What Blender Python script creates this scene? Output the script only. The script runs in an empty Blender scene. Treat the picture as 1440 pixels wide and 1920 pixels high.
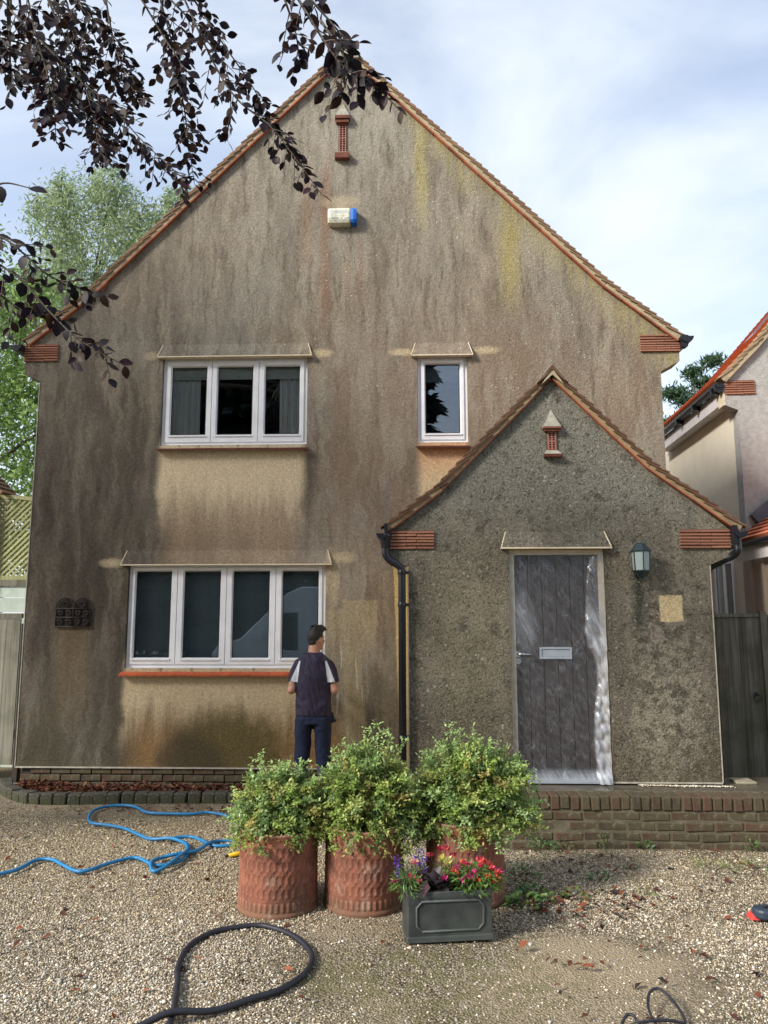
import bpy, bmesh, math, random
import numpy as np
from mathutils import Vector, Matrix, geometry

R = math.radians
rnd = random.Random(11)
nrg = np.random.default_rng(5)
scene = bpy.context.scene
COL = scene.collection

# ------------------------------------------------------------------ camera
cam_d = bpy.data.cameras.new('camera')
cam = bpy.data.objects.new('camera', cam_d)
COL.objects.link(cam)
cam.location = (0, 0, 1.88)
_yaw, _pitch, _roll = R(2.0), R(7.95), R(-0.05)
_r = Vector((math.cos(_yaw), math.sin(_yaw), 0))
_f = Vector((-math.sin(_yaw) * math.cos(_pitch), math.cos(_yaw) * math.cos(_pitch), math.sin(_pitch)))
_u = _r.cross(_f)
_r2 = _r * math.cos(_roll) + _u * math.sin(_roll)
_u2 = _u * math.cos(_roll) - _r * math.sin(_roll)
cam.rotation_euler = Matrix((_r2, _u2, -_f)).transposed().to_euler()
cam_d.sensor_fit = 'VERTICAL'
cam_d.sensor_height = 24.0
cam_d.lens = 24.0 * 1400 / 1920
cam_d.clip_start = 0.05
cam_d.clip_end = 3000
scene.camera = cam

# ------------------------------------------------------------------ sun, sky, exposure
SUN_DIR = Vector((-3.0, -2.0, 2.3)).normalized()          # towards the sun
sun_d = bpy.data.lights.new('sun', 'SUN')
sun_d.energy = 2.3
sun_d.angle = R(12.0)
sun_d.color = (1.0, 0.95, 0.88)
sun = bpy.data.objects.new('sun', sun_d)
COL.objects.link(sun)
sun.location = (-20, -8, 20)
sun.rotation_euler = SUN_DIR.to_track_quat('Z', 'Y').to_euler()

world = bpy.data.worlds.new('World')
scene.world = world
world.use_nodes = True
wn = world.node_tree
wn.nodes.clear()
w_out = wn.nodes.new('ShaderNodeOutputWorld')
w_bg = wn.nodes.new('ShaderNodeBackground')
w_bg.inputs['Strength'].default_value = 0.115
w_sky = wn.nodes.new('ShaderNodeTexSky')
w_sky.sky_type = 'NISHITA'
w_sky.sun_disc = False
w_sky.sun_elevation = math.asin(SUN_DIR.z)
w_sky.sun_rotation = math.atan2(SUN_DIR.x, SUN_DIR.y) % (2 * math.pi)
w_sky.air_density = 1.0
w_sky.dust_density = 1.2
w_tc = wn.nodes.new('ShaderNodeTexCoord')
w_map = wn.nodes.new('ShaderNodeMapping')
w_map.inputs['Scale'].default_value = (1.0, 1.3, 2.3)
w_map.inputs['Rotation'].default_value = (0.1, 0.25, 0.4)
w_map.inputs['Location'].default_value = (0.35, 0.0, 0.1)
w_n = wn.nodes.new('ShaderNodeTexNoise')
w_n.inputs['Scale'].default_value = 1.7
w_n.inputs['Detail'].default_value = 7
w_n.inputs['Roughness'].default_value = 0.52
w_n.inputs['Distortion'].default_value = 0.5
w_r = wn.nodes.new('ShaderNodeMapRange')
w_r.interpolation_type = 'SMOOTHSTEP'
w_r.inputs['From Min'].default_value = 0.33
w_r.inputs['From Max'].default_value = 0.66
w_r.inputs['To Min'].default_value = 0.30
w_r.inputs['To Max'].default_value = 0.84
w_n2 = wn.nodes.new('ShaderNodeTexNoise')
w_n2.inputs['Scale'].default_value = 3.1
w_n2.inputs['Detail'].default_value = 5
w_r2 = wn.nodes.new('ShaderNodeMapRange')
w_r2.inputs['From Min'].default_value = 0.3
w_r2.inputs['From Max'].default_value = 0.7
w_r2.inputs['To Min'].default_value = 4.05
w_r2.inputs['To Max'].default_value = 4.7
w_cl = wn.nodes.new('ShaderNodeMix')
w_cl.data_type = 'RGBA'
w_mul = wn.nodes.new('ShaderNodeVectorMath')
w_mul.operation = 'SCALE'
w_mul.inputs[0].default_value = (0.93, 0.99, 1.07)
L_ = wn.links.new
L_(w_tc.outputs['Generated'], w_map.inputs['Vector'])
L_(w_map.outputs[0], w_n.inputs['Vector'])
L_(w_map.outputs[0], w_n2.inputs['Vector'])
L_(w_n.outputs[0], w_r.inputs['Value'])
L_(w_n2.outputs[0], w_r2.inputs['Value'])
L_(w_r2.outputs[0], w_mul.inputs['Scale'])
L_(w_r.outputs[0], w_cl.inputs[0])
L_(w_sky.outputs[0], w_cl.inputs[6])
L_(w_mul.outputs[0], w_cl.inputs[7])
L_(w_cl.outputs[2], w_bg.inputs['Color'])
L_(w_bg.outputs[0], w_out.inputs['Surface'])

scene.view_settings.view_transform = 'Standard'
scene.view_settings.look = 'None'
scene.view_settings.gamma = 1.0
scene.view_settings.use_curve_mapping = False
scene.view_settings.exposure = 1.22
scene.cycles.max_bounces = 8
scene.cycles.transparent_max_bounces = 16
scene.cycles.caustics_reflective = False
scene.cycles.caustics_refractive = False

# ------------------------------------------------------------------ mesh helpers
def wloc(o):
    v = Vector((0, 0, 0))
    while o is not None:
        v += o.location
        o = o.parent
    return v


class MB:
    """collects verts/faces in world (or local) coordinates"""
    def __init__(self):
        self.v, self.f = [], []

    def add(self, vs, fs):
        b = len(self.v)
        self.v.extend([tuple(p) for p in vs])
        self.f.extend([tuple(i + b for i in q) for q in fs])
        return self

    def box(self, x0, x1, y0, y1, z0, z1):
        vs = [(x0, y0, z0), (x1, y0, z0), (x1, y1, z0), (x0, y1, z0), (x0, y0, z1), (x1, y0, z1), (x1, y1, z1), (x0, y1, z1)]
        fs = [(3, 2, 1, 0), (4, 5, 6, 7), (0, 1, 5, 4), (1, 2, 6, 5), (2, 3, 7, 6), (3, 0, 4, 7)]
        return self.add(vs, fs)

    def hexa(self, bottom, top):
        fs = [(3, 2, 1, 0), (4, 5, 6, 7), (0, 1, 5, 4), (1, 2, 6, 5), (2, 3, 7, 6), (3, 0, 4, 7)]
        return self.add(list(bottom) + list(top), fs)

    def prism(self, pts, y0, y1):
        n = len(pts)
        vs = [(p[0], y0, p[1]) for p in pts] + [(p[0], y1, p[1]) for p in pts]
        fs = [tuple(range(n)), tuple(range(2 * n - 1, n - 1, -1))]
        fs += [(i, i + n, (i + 1) % n + n, (i + 1) % n) for i in range(n)]
        return self.add(vs, fs)

    def prism_z(self, pts, z0, z1):
        n = len(pts)
        vs = [(p[0], p[1], z0) for p in pts] + [(p[0], p[1], z1) for p in pts]
        fs = [tuple(range(n)), tuple(range(2 * n - 1, n - 1, -1))]
        fs += [(i, i + n, (i + 1) % n + n, (i + 1) % n) for i in range(n)]
        return self.add(vs, fs)

    def loft(self, rings, cap=True):
        n = len(rings[0])
        vs = [p for r in rings for p in r]
        fs = []
        for k in range(len(rings) - 1):
            for i in range(n):
                j = (i + 1) % n
                fs.append((k * n + i, k * n + j, (k + 1) * n + j, (k + 1) * n + i))
        if cap:
            fs.append(tuple(range(n - 1, -1, -1)))
            b = (len(rings) - 1) * n
            fs.append(tuple(range(b, b + n)))
        return self.add(vs, fs)

    def tube(self, path, r, n=8, cap=True):
        path = [Vector(p) for p in path]
        rs = r if isinstance(r, (list, tuple)) else [r] * len(path)
        t0 = (path[1] - path[0]).normalized()
        a = t0.orthogonal().normalized()
        rings = []
        for i, p in enumerate(path):
            t = (path[min(i + 1, len(path) - 1)] - path[max(i - 1, 0)])
            t = t.normalized() if t.length > 1e-9 else t0
            a = (a - t * a.dot(t))
            a = a.normalized() if a.length > 1e-6 else t.orthogonal().normalized()
            b = t.cross(a)
            rings.append([p + (a * math.cos(2 * math.pi * k / n) + b * math.sin(2 * math.pi * k / n)) * rs[i] for k in range(n)])
        return self.loft(rings, cap)

    def lathe(self, prof, cx, cy, n=24, cap=True):
        rings = [[(cx + r * math.cos(2 * math.pi * k / n), cy + r * math.sin(2 * math.pi * k / n), z) for k in range(n)] for r, z in prof]
        return self.loft(rings, cap)

    def ell(self, c, r, n=14, m=10, rot=None):
        rings = []
        for j in range(m + 1):
            t = math.pi * (j + 0.02) / (m + 0.04)
            ring = []
            for k in range(n):
                a = 2 * math.pi * k / n
                p = Vector((r[0] * math.sin(t) * math.cos(a), r[1] * math.sin(t) * math.sin(a), -r[2] * math.cos(t)))
                if rot is not None:
                    p = rot @ p
                ring.append((c[0] + p.x, c[1] + p.y, c[2] + p.z))
            rings.append(ring)
        return self.loft(rings)

    def mesh(self, name, off=(0, 0, 0), smooth=False, fix=True):
        me = bpy.data.meshes.new(name)
        me.from_pydata([(a - off[0], b - off[1], c - off[2]) for a, b, c in self.v], [], self.f)
        if fix and len(self.f) < 20000:
            bm = bmesh.new()
            bm.from_mesh(me)
            bmesh.ops.recalc_face_normals(bm, faces=bm.faces)
            bm.to_mesh(me)
            bm.free()
        if smooth:
            me.polygons.foreach_set('use_smooth', [True] * len(me.polygons))
        return me

    def build(self, name, mat, parent=None, smooth=False, loc=None, bevel=0, fix=True):
        if parent is not None:
            L = wloc(parent)
        elif loc is not None:
            L = Vector(loc)
        else:
            A = np.array(self.v)
            L = Vector(((A[:, 0].min() + A[:, 0].max()) / 2, (A[:, 1].min() + A[:, 1].max()) / 2, A[:, 2].min()))
        me = self.mesh(name, L, smooth, fix)
        o = bpy.data.objects.new(name, me)
        me.materials.append(mat)
        COL.objects.link(o)
        if parent is not None:
            o.parent = parent
        else:
            o.location = L
        if bevel:
            md = o.modifiers.new('bevel', 'BEVEL')
            md.width = bevel
            md.segments = 2
            md.limit_method = 'ANGLE'
        return o


def thing(name, label, cat, loc=(0, 0, 0), group=None):
    o = bpy.data.objects.new(name, None)
    o.empty_display_size = 0.2
    COL.objects.link(o)
    o.location = loc
    return tag(o, label, cat, group)


def tag(o, label, cat, group=None, kind=None):
    o['label'] = label
    o['category'] = cat
    if group:
        o['group'] = group
    if kind:
        o['kind'] = kind
    return o


def struct(o):
    o['kind'] = 'structure'
    return o


def inst(me, name, parent, loc, rot=(0, 0, 0), scale=(1, 1, 1)):
    """an object sharing mesh data; loc in world coordinates"""
    o = bpy.data.objects.new(name, me)
    COL.objects.link(o)
    if parent is not None:
        o.parent = parent
        o.location = Vector(loc) - wloc(parent)
    else:
        o.location = loc
    o.rotation_euler = rot
    o.scale = scale
    return o


def catmull(pts, n=8):
    P = [Vector(p) for p in pts]
    P = [P[0] * 2 - P[1]] + P + [P[-1] * 2 - P[-2]]
    out = []
    for i in range(1, len(P) - 2):
        a, b, c, d = P[i - 1], P[i], P[i + 1], P[i + 2]
        for k in range(n):
            t = k / n
            out.append(0.5 * ((2 * b) + (c - a) * t + (2 * a - 5 * b + 4 * c - d) * t * t + (3 * b - a - 3 * c + d) * t ** 3))
    out.append(P[-2])
    return out


def np_mesh(name, V, F, mat, parent=None, loc=(0, 0, 0), colors=None, smooth=False):
    """V (n,3) world coords, F (m,k) indices, optional per-vertex colours"""
    L = wloc(parent) if parent is not None else Vector(loc)
    V = np.asarray(V, dtype=np.float32) - np.array(L, dtype=np.float32)
    F = np.asarray(F, dtype=np.int32)
    me = bpy.data.meshes.new(name)
    me.vertices.add(len(V))
    me.vertices.foreach_set('co', V.ravel())
    k = F.shape[1]
    me.loops.add(F.size)
    me.loops.foreach_set('vertex_index', F.ravel())
    me.polygons.add(len(F))
    me.polygons.foreach_set('loop_start', np.arange(0, F.size, k, dtype=np.int32))
    me.polygons.foreach_set('loop_total', np.full(len(F), k, dtype=np.int32))
    if smooth:
        me.polygons.foreach_set('use_smooth', np.ones(len(F), dtype=bool))
    me.update(calc_edges=True)
    if colors is not None:
        at = me.color_attributes.new('tint', 'FLOAT_COLOR', 'POINT')
        C4 = np.ones((len(V), 4), dtype=np.float32)
        C4[:, :3] = colors
        at.data.foreach_set('color', C4.ravel())
    me.materials.append(mat)
    o = bpy.data.objects.new(name, me)
    COL.objects.link(o)
    if parent is not None:
        o.parent = parent
    else:
        o.location = L
    return o


def rand_dirs(n, g=nrg):
    v = g.normal(size=(n, 3))
    return v / np.linalg.norm(v, axis=1, keepdims=True)


def leaf_quads(P, D, N, ln, wd, fold=0.25):
    """diamond-ish folded leaves: P base points, D directions, N approximate normals; returns V,F (two tris-quads per leaf)"""
    n = len(P)
    D = D / np.maximum(np.linalg.norm(D, axis=1, keepdims=True), 1e-6)
    S = np.cross(D, N)
    S /= np.maximum(np.linalg.norm(S, axis=1, keepdims=True), 1e-6)
    U = np.cross(S, D)
    ln = np.broadcast_to(np.asarray(ln), (n,))[:, None]
    wd = np.broadcast_to(np.asarray(wd), (n,))[:, None]
    a = P
    b = P + D * ln * 0.45 + S * wd * 0.5 + U * wd * fold
    c = P + D * ln
    d = P + D * ln * 0.45 - S * wd * 0.5 + U * wd * fold
    V = np.stack([a, b, c, d], 1).reshape(-1, 3)
    i = np.arange(n)[:, None] * 4
    F = np.concatenate([i + np.array([[0, 1, 2]]), i + np.array([[0, 2, 3]])], 1).reshape(-1, 3)
    return V, F


# ------------------------------------------------------------------ material helpers
class S:
    """socket wrapper with arithmetic"""
    def __init__(self, g, s):
        self.g, self.s = g, s
    def __add__(self, o): return self.g.m('ADD', self, o)
    __radd__ = __add__
    def __mul__(self, o): return self.g.m('MULTIPLY', self, o)
    __rmul__ = __mul__
    def __sub__(self, o): return self.g.m('SUBTRACT', self, o)
    def __rsub__(self, o): return self.g.m('SUBTRACT', o, self)
    def __truediv__(self, o): return self.g.m('DIVIDE', self, o)
    def max(self, o): return self.g.m('MAXIMUM', self, o)
    def min(self, o): return self.g.m('MINIMUM', self, o)
    def pow(self, o): return self.g.m('POWER', self, o)
    def abs(self): return self.g.m('ABSOLUTE', self, 0)


class G:
    def __init__(self, name):
        self.mat = bpy.data.materials.new(name)
        self.mat.use_nodes = True
        self.nt = self.mat.node_tree
        self.nt.nodes.clear()
        self.out = self.nt.nodes.new('ShaderNodeOutputMaterial')
        self.tc = self.nt.nodes.new('ShaderNodeTexCoord')
        self._xyz = None

    def put(self, sock, val):
        if isinstance(val, S):
            self.nt.links.new(val.s, sock)
        elif isinstance(val, bpy.types.NodeSocket):
            self.nt.links.new(val, sock)
        else:
            if sock.type == 'RGBA' and len(val) == 3:
                val = (*val, 1)
            sock.default_value = val

    def m(self, op, a, b=0, c=None, clamp=False):
        n = self.nt.nodes.new('ShaderNodeMath')
        n.operation = op
        n.use_clamp = clamp
        self.put(n.inputs[0], a)
        self.put(n.inputs[1], b)
        if c is not None:
            self.put(n.inputs[2], c)
        return S(self, n.outputs[0])

    @property
    def obj(self):
        return S(self, self.tc.outputs['Object'])

    def xyz(self):
        if self._xyz is None:
            n = self.nt.nodes.new('ShaderNodeSeparateXYZ')
            self.put(n.inputs[0], self.obj)
            self._xyz = [S(self, o) for o in n.outputs]
        return self._xyz

    def vec(self, x, y, z):
        n = self.nt.nodes.new('ShaderNodeCombineXYZ')
        for i, q in enumerate((x, y, z)):
            self.put(n.inputs[i], q)
        return S(self, n.outputs[0])

    def noise(self, scale, detail=3, rough=0.5, vec=None, dist=0.0):
        n = self.nt.nodes.new('ShaderNodeTexNoise')
        self.put(n.inputs['Vector'], vec if vec is not None else self.obj)
        n.inputs['Scale'].default_value = scale
        n.inputs['Detail'].default_value = detail
        n.inputs['Roughness'].default_value = rough
        n.inputs['Distortion'].default_value = dist
        return S(self, n.outputs[0])

    def voro(self, scale, vec=None, feature='F1', rand=1.0):
        n = self.nt.nodes.new('ShaderNodeTexVoronoi')
        n.feature = feature
        self.put(n.inputs['Vector'], vec if vec is not None else self.obj)
        n.inputs['Scale'].default_value = scale
        n.inputs['Randomness'].default_value = rand
        return S(self, n.outputs['Distance']), (S(self, n.outputs['Color']) if 'Color' in n.outputs else None)

    def ss(self, v, a, b, lo=0.0, hi=1.0):
        n = self.nt.nodes.new('ShaderNodeMapRange')
        n.interpolation_type = 'SMOOTHSTEP'
        self.put(n.inputs['Value'], v)
        n.inputs['From Min'].default_value = a
        n.inputs['From Max'].default_value = b
        n.inputs['To Min'].default_value = lo
        n.inputs['To Max'].default_value = hi
        return S(self, n.outputs[0])

    def box(self, x, z, x0, x1, z0, z1, sx=0.03, sb=0.05, st=0.05):
        a = self.ss(x, x0 - sx, x0 + sx) * self.ss(x, x1 - sx, x1 + sx, 1, 0)
        return a * self.ss(z, z0 - sb, z0 + sb) * self.ss(z, z1 - st, z1 + st, 1, 0)

    def mix(self, f, a, b, blend='MIX'):
        n = self.nt.nodes.new('ShaderNodeMix')
        n.data_type = 'RGBA'
        n.blend_type = blend
        n.clamp_factor = True
        self.put(n.inputs[0], f)
        self.put(n.inputs[6], a)
        self.put(n.inputs[7], b)
        return S(self, n.outputs[2])

    def rand(self):
        n = self.nt.nodes.new('ShaderNodeObjectInfo')
        return S(self, n.outputs['Random'])

    def tint(self):
        n = self.nt.nodes.new('ShaderNodeVertexColor')
        n.layer_name = 'tint'
        return S(self, n.outputs[0])

    def ramp(self, f, stops):
        n = self.nt.nodes.new('ShaderNodeValToRGB')
        e = n.color_ramp.elements
        while len(e) < len(stops):
            e.new(0.5)
        for k, (p, c) in enumerate(stops):
            e[k].position = p
            e[k].color = (*c, 1)
        self.put(n.inputs[0], f)
        return S(self, n.outputs[0])

    def bump(self, h, strength=0.4, dist=0.01):
        n = self.nt.nodes.new('ShaderNodeBump')
        n.inputs['Strength'].default_value = strength
        n.inputs['Distance'].default_value = dist
        self.put(n.inputs['Height'], h)
        return S(self, n.outputs[0])

    def bsdf(self, color, rough=0.8, normal=None, metal=0.0, spec=0.5, coat=0.0, trans=0.0):
        n = self.nt.nodes.new('ShaderNodeBsdfPrincipled')
        self.put(n.inputs['Base Color'], color)
        self.put(n.inputs['Roughness'], rough)
        self.put(n.inputs['Metallic'], metal)
        n.inputs['Specular IOR Level'].default_value = spec
        n.inputs['Coat Weight'].default_value = coat
        if trans:
            n.inputs['Transmission Weight'].default_value = trans
        if normal is not None:
            self.put(n.inputs['Normal'], normal)
        return S(self, n.outputs[0])

    def shmix(self, f, a, b):
        n = self.nt.nodes.new('ShaderNodeMixShader')
        self.put(n.inputs[0], f)
        self.put(n.inputs[1], a)
        self.put(n.inputs[2], b)
        return S(self, n.outputs[0])

    def node(self, t, **kw):
        n = self.nt.nodes.new(t)
        for k, v in kw.items():
            self.put(n.inputs[k.replace('_', ' ')], v)
        return n

    def done(self, sh):
        self.put(self.out.inputs['Surface'], sh)
        return self.mat


def mat(name, c1, c2=None, scale=6.0, rough=0.8, bump=0.0, bscale=60.0, bdist=0.01, metal=0.0, spec=0.4, jit=0.0, coat=0.0, det=4):
    """two-tone noise-mottled surface, optional brightness jitter between objects"""
    g = G(name)
    c2 = c2 or tuple(v * 0.8 for v in c1)
    f = g.ss(g.noise(scale, det, 0.6), 0.3, 0.7)
    c = g.mix(f, c1, c2)
    if jit:
        k = g.rand() * (2 * jit) + (1 - jit)
        c = g.mix(1.0, c, g.vec(k, k, k), 'MULTIPLY')
    nb = g.bump(g.noise(bscale, 4, 0.6), bump, bdist) if bump else None
    return g.done(g.bsdf(c, rough, nb, metal, spec, coat))


def leafmat(name, trans=0.35, rough=0.5, spec=0.3):
    g = G(name)
    c = g.tint()
    p = g.bsdf(c, rough, None, 0, spec)
    t = g.node('ShaderNodeBsdfTranslucent', Color=c)
    return g.done(g.shmix(trans, p, S(g, t.outputs[0])))

# ------------------------------------------------------------------ materials: render
def render_wall_mat():
    g = G('weathered_roughcast')
    x, y, z = g.xyz()
    wob = g.noise(2.3, 4, 0.6) - 0.5
    wob2 = g.noise(9.0, 3, 0.6) - 0.5
    xw = x + wob * 0.16 + wob2 * 0.05
    zw = z + wob * 0.30 + wob2 * 0.08
    xs = x + wob2 * 0.025
    # vertical streak fields (run-off)
    st1 = g.noise(1.0, 5, 0.66, g.vec(x * 4.6 + wob * 1.5 + wob2 * 0.4, 0.0, z * 0.72))
    st2 = g.noise(1.0, 5, 0.66, g.vec(x * 12.0 + wob * 1.2 + wob2 * 0.9, 3.0, z * 1.7))
    blot = g.noise(0.75, 5, 0.6)
    grit, gcol = g.voro(95.0)
    fine = g.noise(60.0, 3, 0.65)
    # ---- colours of the dirty render
    c = g.mix(g.ss(st1, 0.36, 0.64), (0.315, 0.262, 0.190), (0.165, 0.130, 0.092))
    c = g.mix(g.ss(blot, 0.33, 0.66) * 0.6, c, (0.275, 0.255, 0.212))
    c = g.mix(g.ss(z, 5.6, 8.5) * 0.55 * g.ss(st1, 0.62, 0.34, 0.55, 1.0), c, (0.42, 0.395, 0.32))
    c = g.mix(g.ss(st2, 0.49, 0.68) * 0.70, c, (0.112, 0.090, 0.066))
    st3 = g.noise(1.0, 5, 0.68, g.vec(x * 2.4 + wob * 1.4, 11.0, z * 0.55))
    c = g.mix(g.ss(st3, 0.50, 0.68) * 0.55, c, (0.135, 0.108, 0.080))
    # pinkish brown in the middle storey
    c = g.mix(g.box(xw, zw, -1.2, 2.9, 1.9, 5.2, 0.5, 0.8, 0.8) * g.ss(st1, 0.3, 0.75) * 0.65, c, (0.275, 0.185, 0.118))
    # left flank and lower storey darkened: dirt, plus tree shade put into the colour
    dk = g.ss(xw, -0.6, -3.0) * g.ss(zw, 5.9, 3.1) * (g.ss(st1, 0.25, 0.7) * 0.45 + 0.55)
    c = g.mix(dk * 0.88, c, (0.050, 0.041, 0.031))
    c = g.mix(g.ss(zw, 1.5, 0.25) * g.ss(st1, 0.3, 0.6) * 0.8, c, (0.075, 0.066, 0.040))
    up = g.ss(xw, -0.9, -3.6) * g.ss(zw, 4.4, 6.2) * g.ss(st2, 0.35, 0.7)
    c = g.mix(up * 0.60, c, (0.150, 0.124, 0.092))
    # dark run-off under windows ends and verges
    for (a, b, top, ln, k) in ((-1.12, 0.13, 3.75, 1.3, 0.75), (-2.88, 0.10, 3.80, 1.6, 0.65), (-3.16, 0.10, 1.3, 1.0, 0.6), (-0.86, 0.10, 1.35, 0.9, 0.5), (0.02, 0.08, 3.8, 0.7, 0.45)):
        mk = g.ss((x - a + wob2 * 0.06).abs(), b, 0.0) * g.ss(z, top, top - 0.12) * g.ss(z, top - ln, top - 0.2)
        c = g.mix(mk * k, c, (0.10, 0.083, 0.06))
    # reddish rust runs below the gable vent
    for (a, w, z1, z0, k) in ((-1.20, 0.13, 7.3, 5.6, 0.32), (-0.98, 0.11, 7.3, 5.0, 0.48), (-0.55, 0.05, 6.4, 5.2, 0.3), (0.0, 0.05, 6.7, 6.2, 0.45), (-0.72, 0.04, 6.3, 5.3, 0.25), (0.33, 0.04, 6.5, 5.9, 0.25), (-2.55, 0.10, 3.1, 2.55, 0.5)):
        mk = g.ss((x - a + wob * 0.10).abs(), w, 0.0) * g.ss(z, z0, z0 + 0.7) * g.ss(z, z1 + 0.1, z1 - 0.3)
        c = g.mix(mk * k, c, (0.25, 0.125, 0.075))
    # yellow lichen runs
    for (a, w, z1, z0, k) in ((0.15, 0.13, 7.85, 6.1, 0.60), (1.17, 0.20, 6.65, 5.1, 0.62), (2.35, 0.10, 5.5, 5.0, 0.55), (0.62, 0.12, 7.2, 6.7, 0.35)):
        mk = g.ss((x - a + wob * 0.16 + wob2 * 0.05).abs(), w, 0.0) * g.ss(z, z0, z0 + 0.8) * g.ss(z, z1 + 0.05, z1 - 0.4) * g.ss(fine, 0.3, 0.6)
        c = g.mix(mk * k, c, (0.43, 0.36, 0.085))
    verge = g.ss(z + x * 1.02 + wob * 0.3, 7.35, 7.85) * g.ss(x, -0.3, 0.4) * g.ss(st2, 0.35, 0.6)
    c = g.mix(verge * 0.55, c, (0.40, 0.35, 0.15))
    # ---- clean areas sheltered by the sills
    cream = g.mix(g.noise(30.0, 2), (0.66, 0.54, 0.365), (0.58, 0.46, 0.295))
    rag = g.noise(1.0, 4, 0.65, g.vec(x * 9.0, 1.0, z * 0.8))
    zr = z + (rag - 0.5) * 0.9
    e1 = g.box(xs + wob * g.ss(z, 3.6, 2.9) * 0.5, zr, -2.83, -1.19, 3.08, 3.9, 0.06, 0.40, 0.05)
    c = g.mix(e1 * 0.92, c, cream)
    e1b = g.box(xw, zr, -2.75, -1.3, 2.1, 3.1, 0.16, 0.5, 0.3)
    c = g.mix(e1b * 0.55, c, (0.33, 0.235, 0.145))
    orange = g.mix(g.ss(z, 3.3, 3.75), (0.64, 0.49, 0.29), (0.62, 0.36, 0.20))
    e2 = g.box(xs, zr, 0.11, 0.65, 2.85, 3.9, 0.05, 0.35, 0.05)
    c = g.mix(e2 * 0.95, c, orange)
    e3 = g.box(xs + wob * g.ss(z, 1.2, 0.6) * 0.4, zr, -3.12, -0.96, 0.74, 1.4, 0.045, 0.30, 0.05)
    c = g.mix(e3 * 0.92, c, g.mix(g.noise(4.0, 4), (0.58, 0.465, 0.295), (0.48, 0.375, 0.225)))
    # damp orange-brown at the foot, then the green-black mould arch
    e4 = g.box(xw, zw, -3.0, -0.7, 0.1, 0.75, 0.2, 0.1, 0.3)
    c = g.mix(e4 * 0.6, c, (0.36, 0.20, 0.075))
    dx = (x + 1.98 + wob * 0.7 + wob2 * 0.2) / 0.66
    dz = (z - 0.28 + wob * 0.25 + wob2 * 0.2) / 0.62
    rr = (dx * dx + dz * dz).pow(0.5)
    c = g.mix(g.ss(rr, 1.2, 0.70) * 0.85, c, g.mix(g.ss(fine, 0.35, 0.65), (0.075, 0.062, 0.024), (0.125, 0.10, 0.035)))
    dx2 = (x + 2.40 + wob * 0.2) / 0.40
    dz2 = (z - 0.25) / 0.42
    r2 = (dx2 * dx2 + dz2 * dz2).pow(0.5)
    c = g.mix(g.ss(r2, 1.2, 0.7) * 0.7, c, (0.060, 0.046, 0.030))
    # pale splash marks beside the drip hoods
    for (a, b, sx, sz, k) in ((-1.00, 4.87, 0.14, 0.06, 0.75), (-0.08, 4.87, 0.17, 0.05, 0.7), (0.88, 4.88, 0.17, 0.05, 0.65), (-0.74, 2.52, 0.16, 0.07, 0.65), (-3.32, 2.47, 0.15, 0.06, 0.7), (-2.97, 4.86, 0.10, 0.06, 0.5), (-0.86, 2.3, 0.10, 0.35, 0.5), (-0.80, 6.72, 0.25, 0.10, 0.4)):
        ddx = (x - a) / sx
        ddz = (z - b + wob2 * 0.04) / sz
        c = g.mix(g.ss(ddx * ddx + ddz * ddz, 1.4, 0.0) * k, c, (0.55, 0.44, 0.27))
    # wall being washed beside the man: olive-cream patch with hard brushed edges
    wx = x + wob2 * 0.045
    p1 = g.box(wx, z + wob2 * 0.05, -0.93, -0.37, 1.55, 1.95, 0.012, 0.28, 0.015)
    p2 = g.box(wx, z + wob2 * 0.05, -0.74, -0.36, 1.72, 2.05, 0.012, 0.12, 0.012)
    p3 = g.box(x + wob2 * 0.03 + (z - 0.3) * 0.055, z, -0.68, -0.46, 0.2, 1.75, 0.02, 0.1, 0.3)
    pw = p1.max(p2).max(p3)
    c = g.mix(pw * (g.ss(st2, 0.3, 0.6) * 0.3 + 0.35), c, g.mix(g.ss(st2, 0.4, 0.65), (0.44, 0.37, 0.225), (0.33, 0.27, 0.155)))
    # milky wash drips
    dr = g.noise(1.0, 3, 0.5, g.vec(x * 26.0 + wob2, 7.0, z * 1.2))
    dm = g.ss(dr, 0.60, 0.68) * g.box(x, z, -0.80, -0.20, 0.75, 1.72, 0.05, 0.3, 0.3)
    c = g.mix(dm * 0.6, c, (0.60, 0.58, 0.52))
    # protected strip in the angle behind the porch downpipe
    ps = g.box(xs + (z - 0.3) * 0.035, z, -0.11, 0.3, 0.2, 2.42, 0.012, 0.05, 0.05)
    c = g.mix(ps, c, g.mix(g.noise(3.0, 3), (0.60, 0.46, 0.22), (0.50, 0.36, 0.15)))
    # brown runs below the iron plaque
    pq = g.box(xw, z, -3.9, -3.5, 0.9, 1.78, 0.10, 0.5, 0.03)
    c = g.mix(pq * 0.55, c, (0.16, 0.112, 0.062))
    # lichen dots, thickest right of centre
    ld, lc = g.voro(17.0)
    gate = g.ss(g.noise(1.3, 3), 0.45, 0.62)
    dots = g.ss(ld + (g.noise(90.0, 2) - 0.5) * 0.10, 0.17, 0.11) * gate * g.box(x, z, -2.0, 2.6, 3.9, 7.0, 0.7, 0.8, 0.5)
    n_sep = g.nt.nodes.new('ShaderNodeSeparateColor')
    g.put(n_sep.inputs[0], lc)
    dots = dots * g.ss(S(g, n_sep.outputs[0]), 0.60, 0.66)
    c = g.mix(dots * 0.75, c, (0.62, 0.58, 0.49))
    # grit colour
    gs = g.nt.nodes.new('ShaderNodeSeparateColor')
    g.put(gs.inputs[0], gcol)
    gv = S(g, gs.outputs[1]) * 0.34 + 0.83
    c = g.mix(1.0, c, g.vec(gv, gv, gv), 'MULTIPLY')
    fv = g.ss(g.noise(30.0, 3, 0.7), 0.3, 0.7) * 0.28 + 0.86
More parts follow.
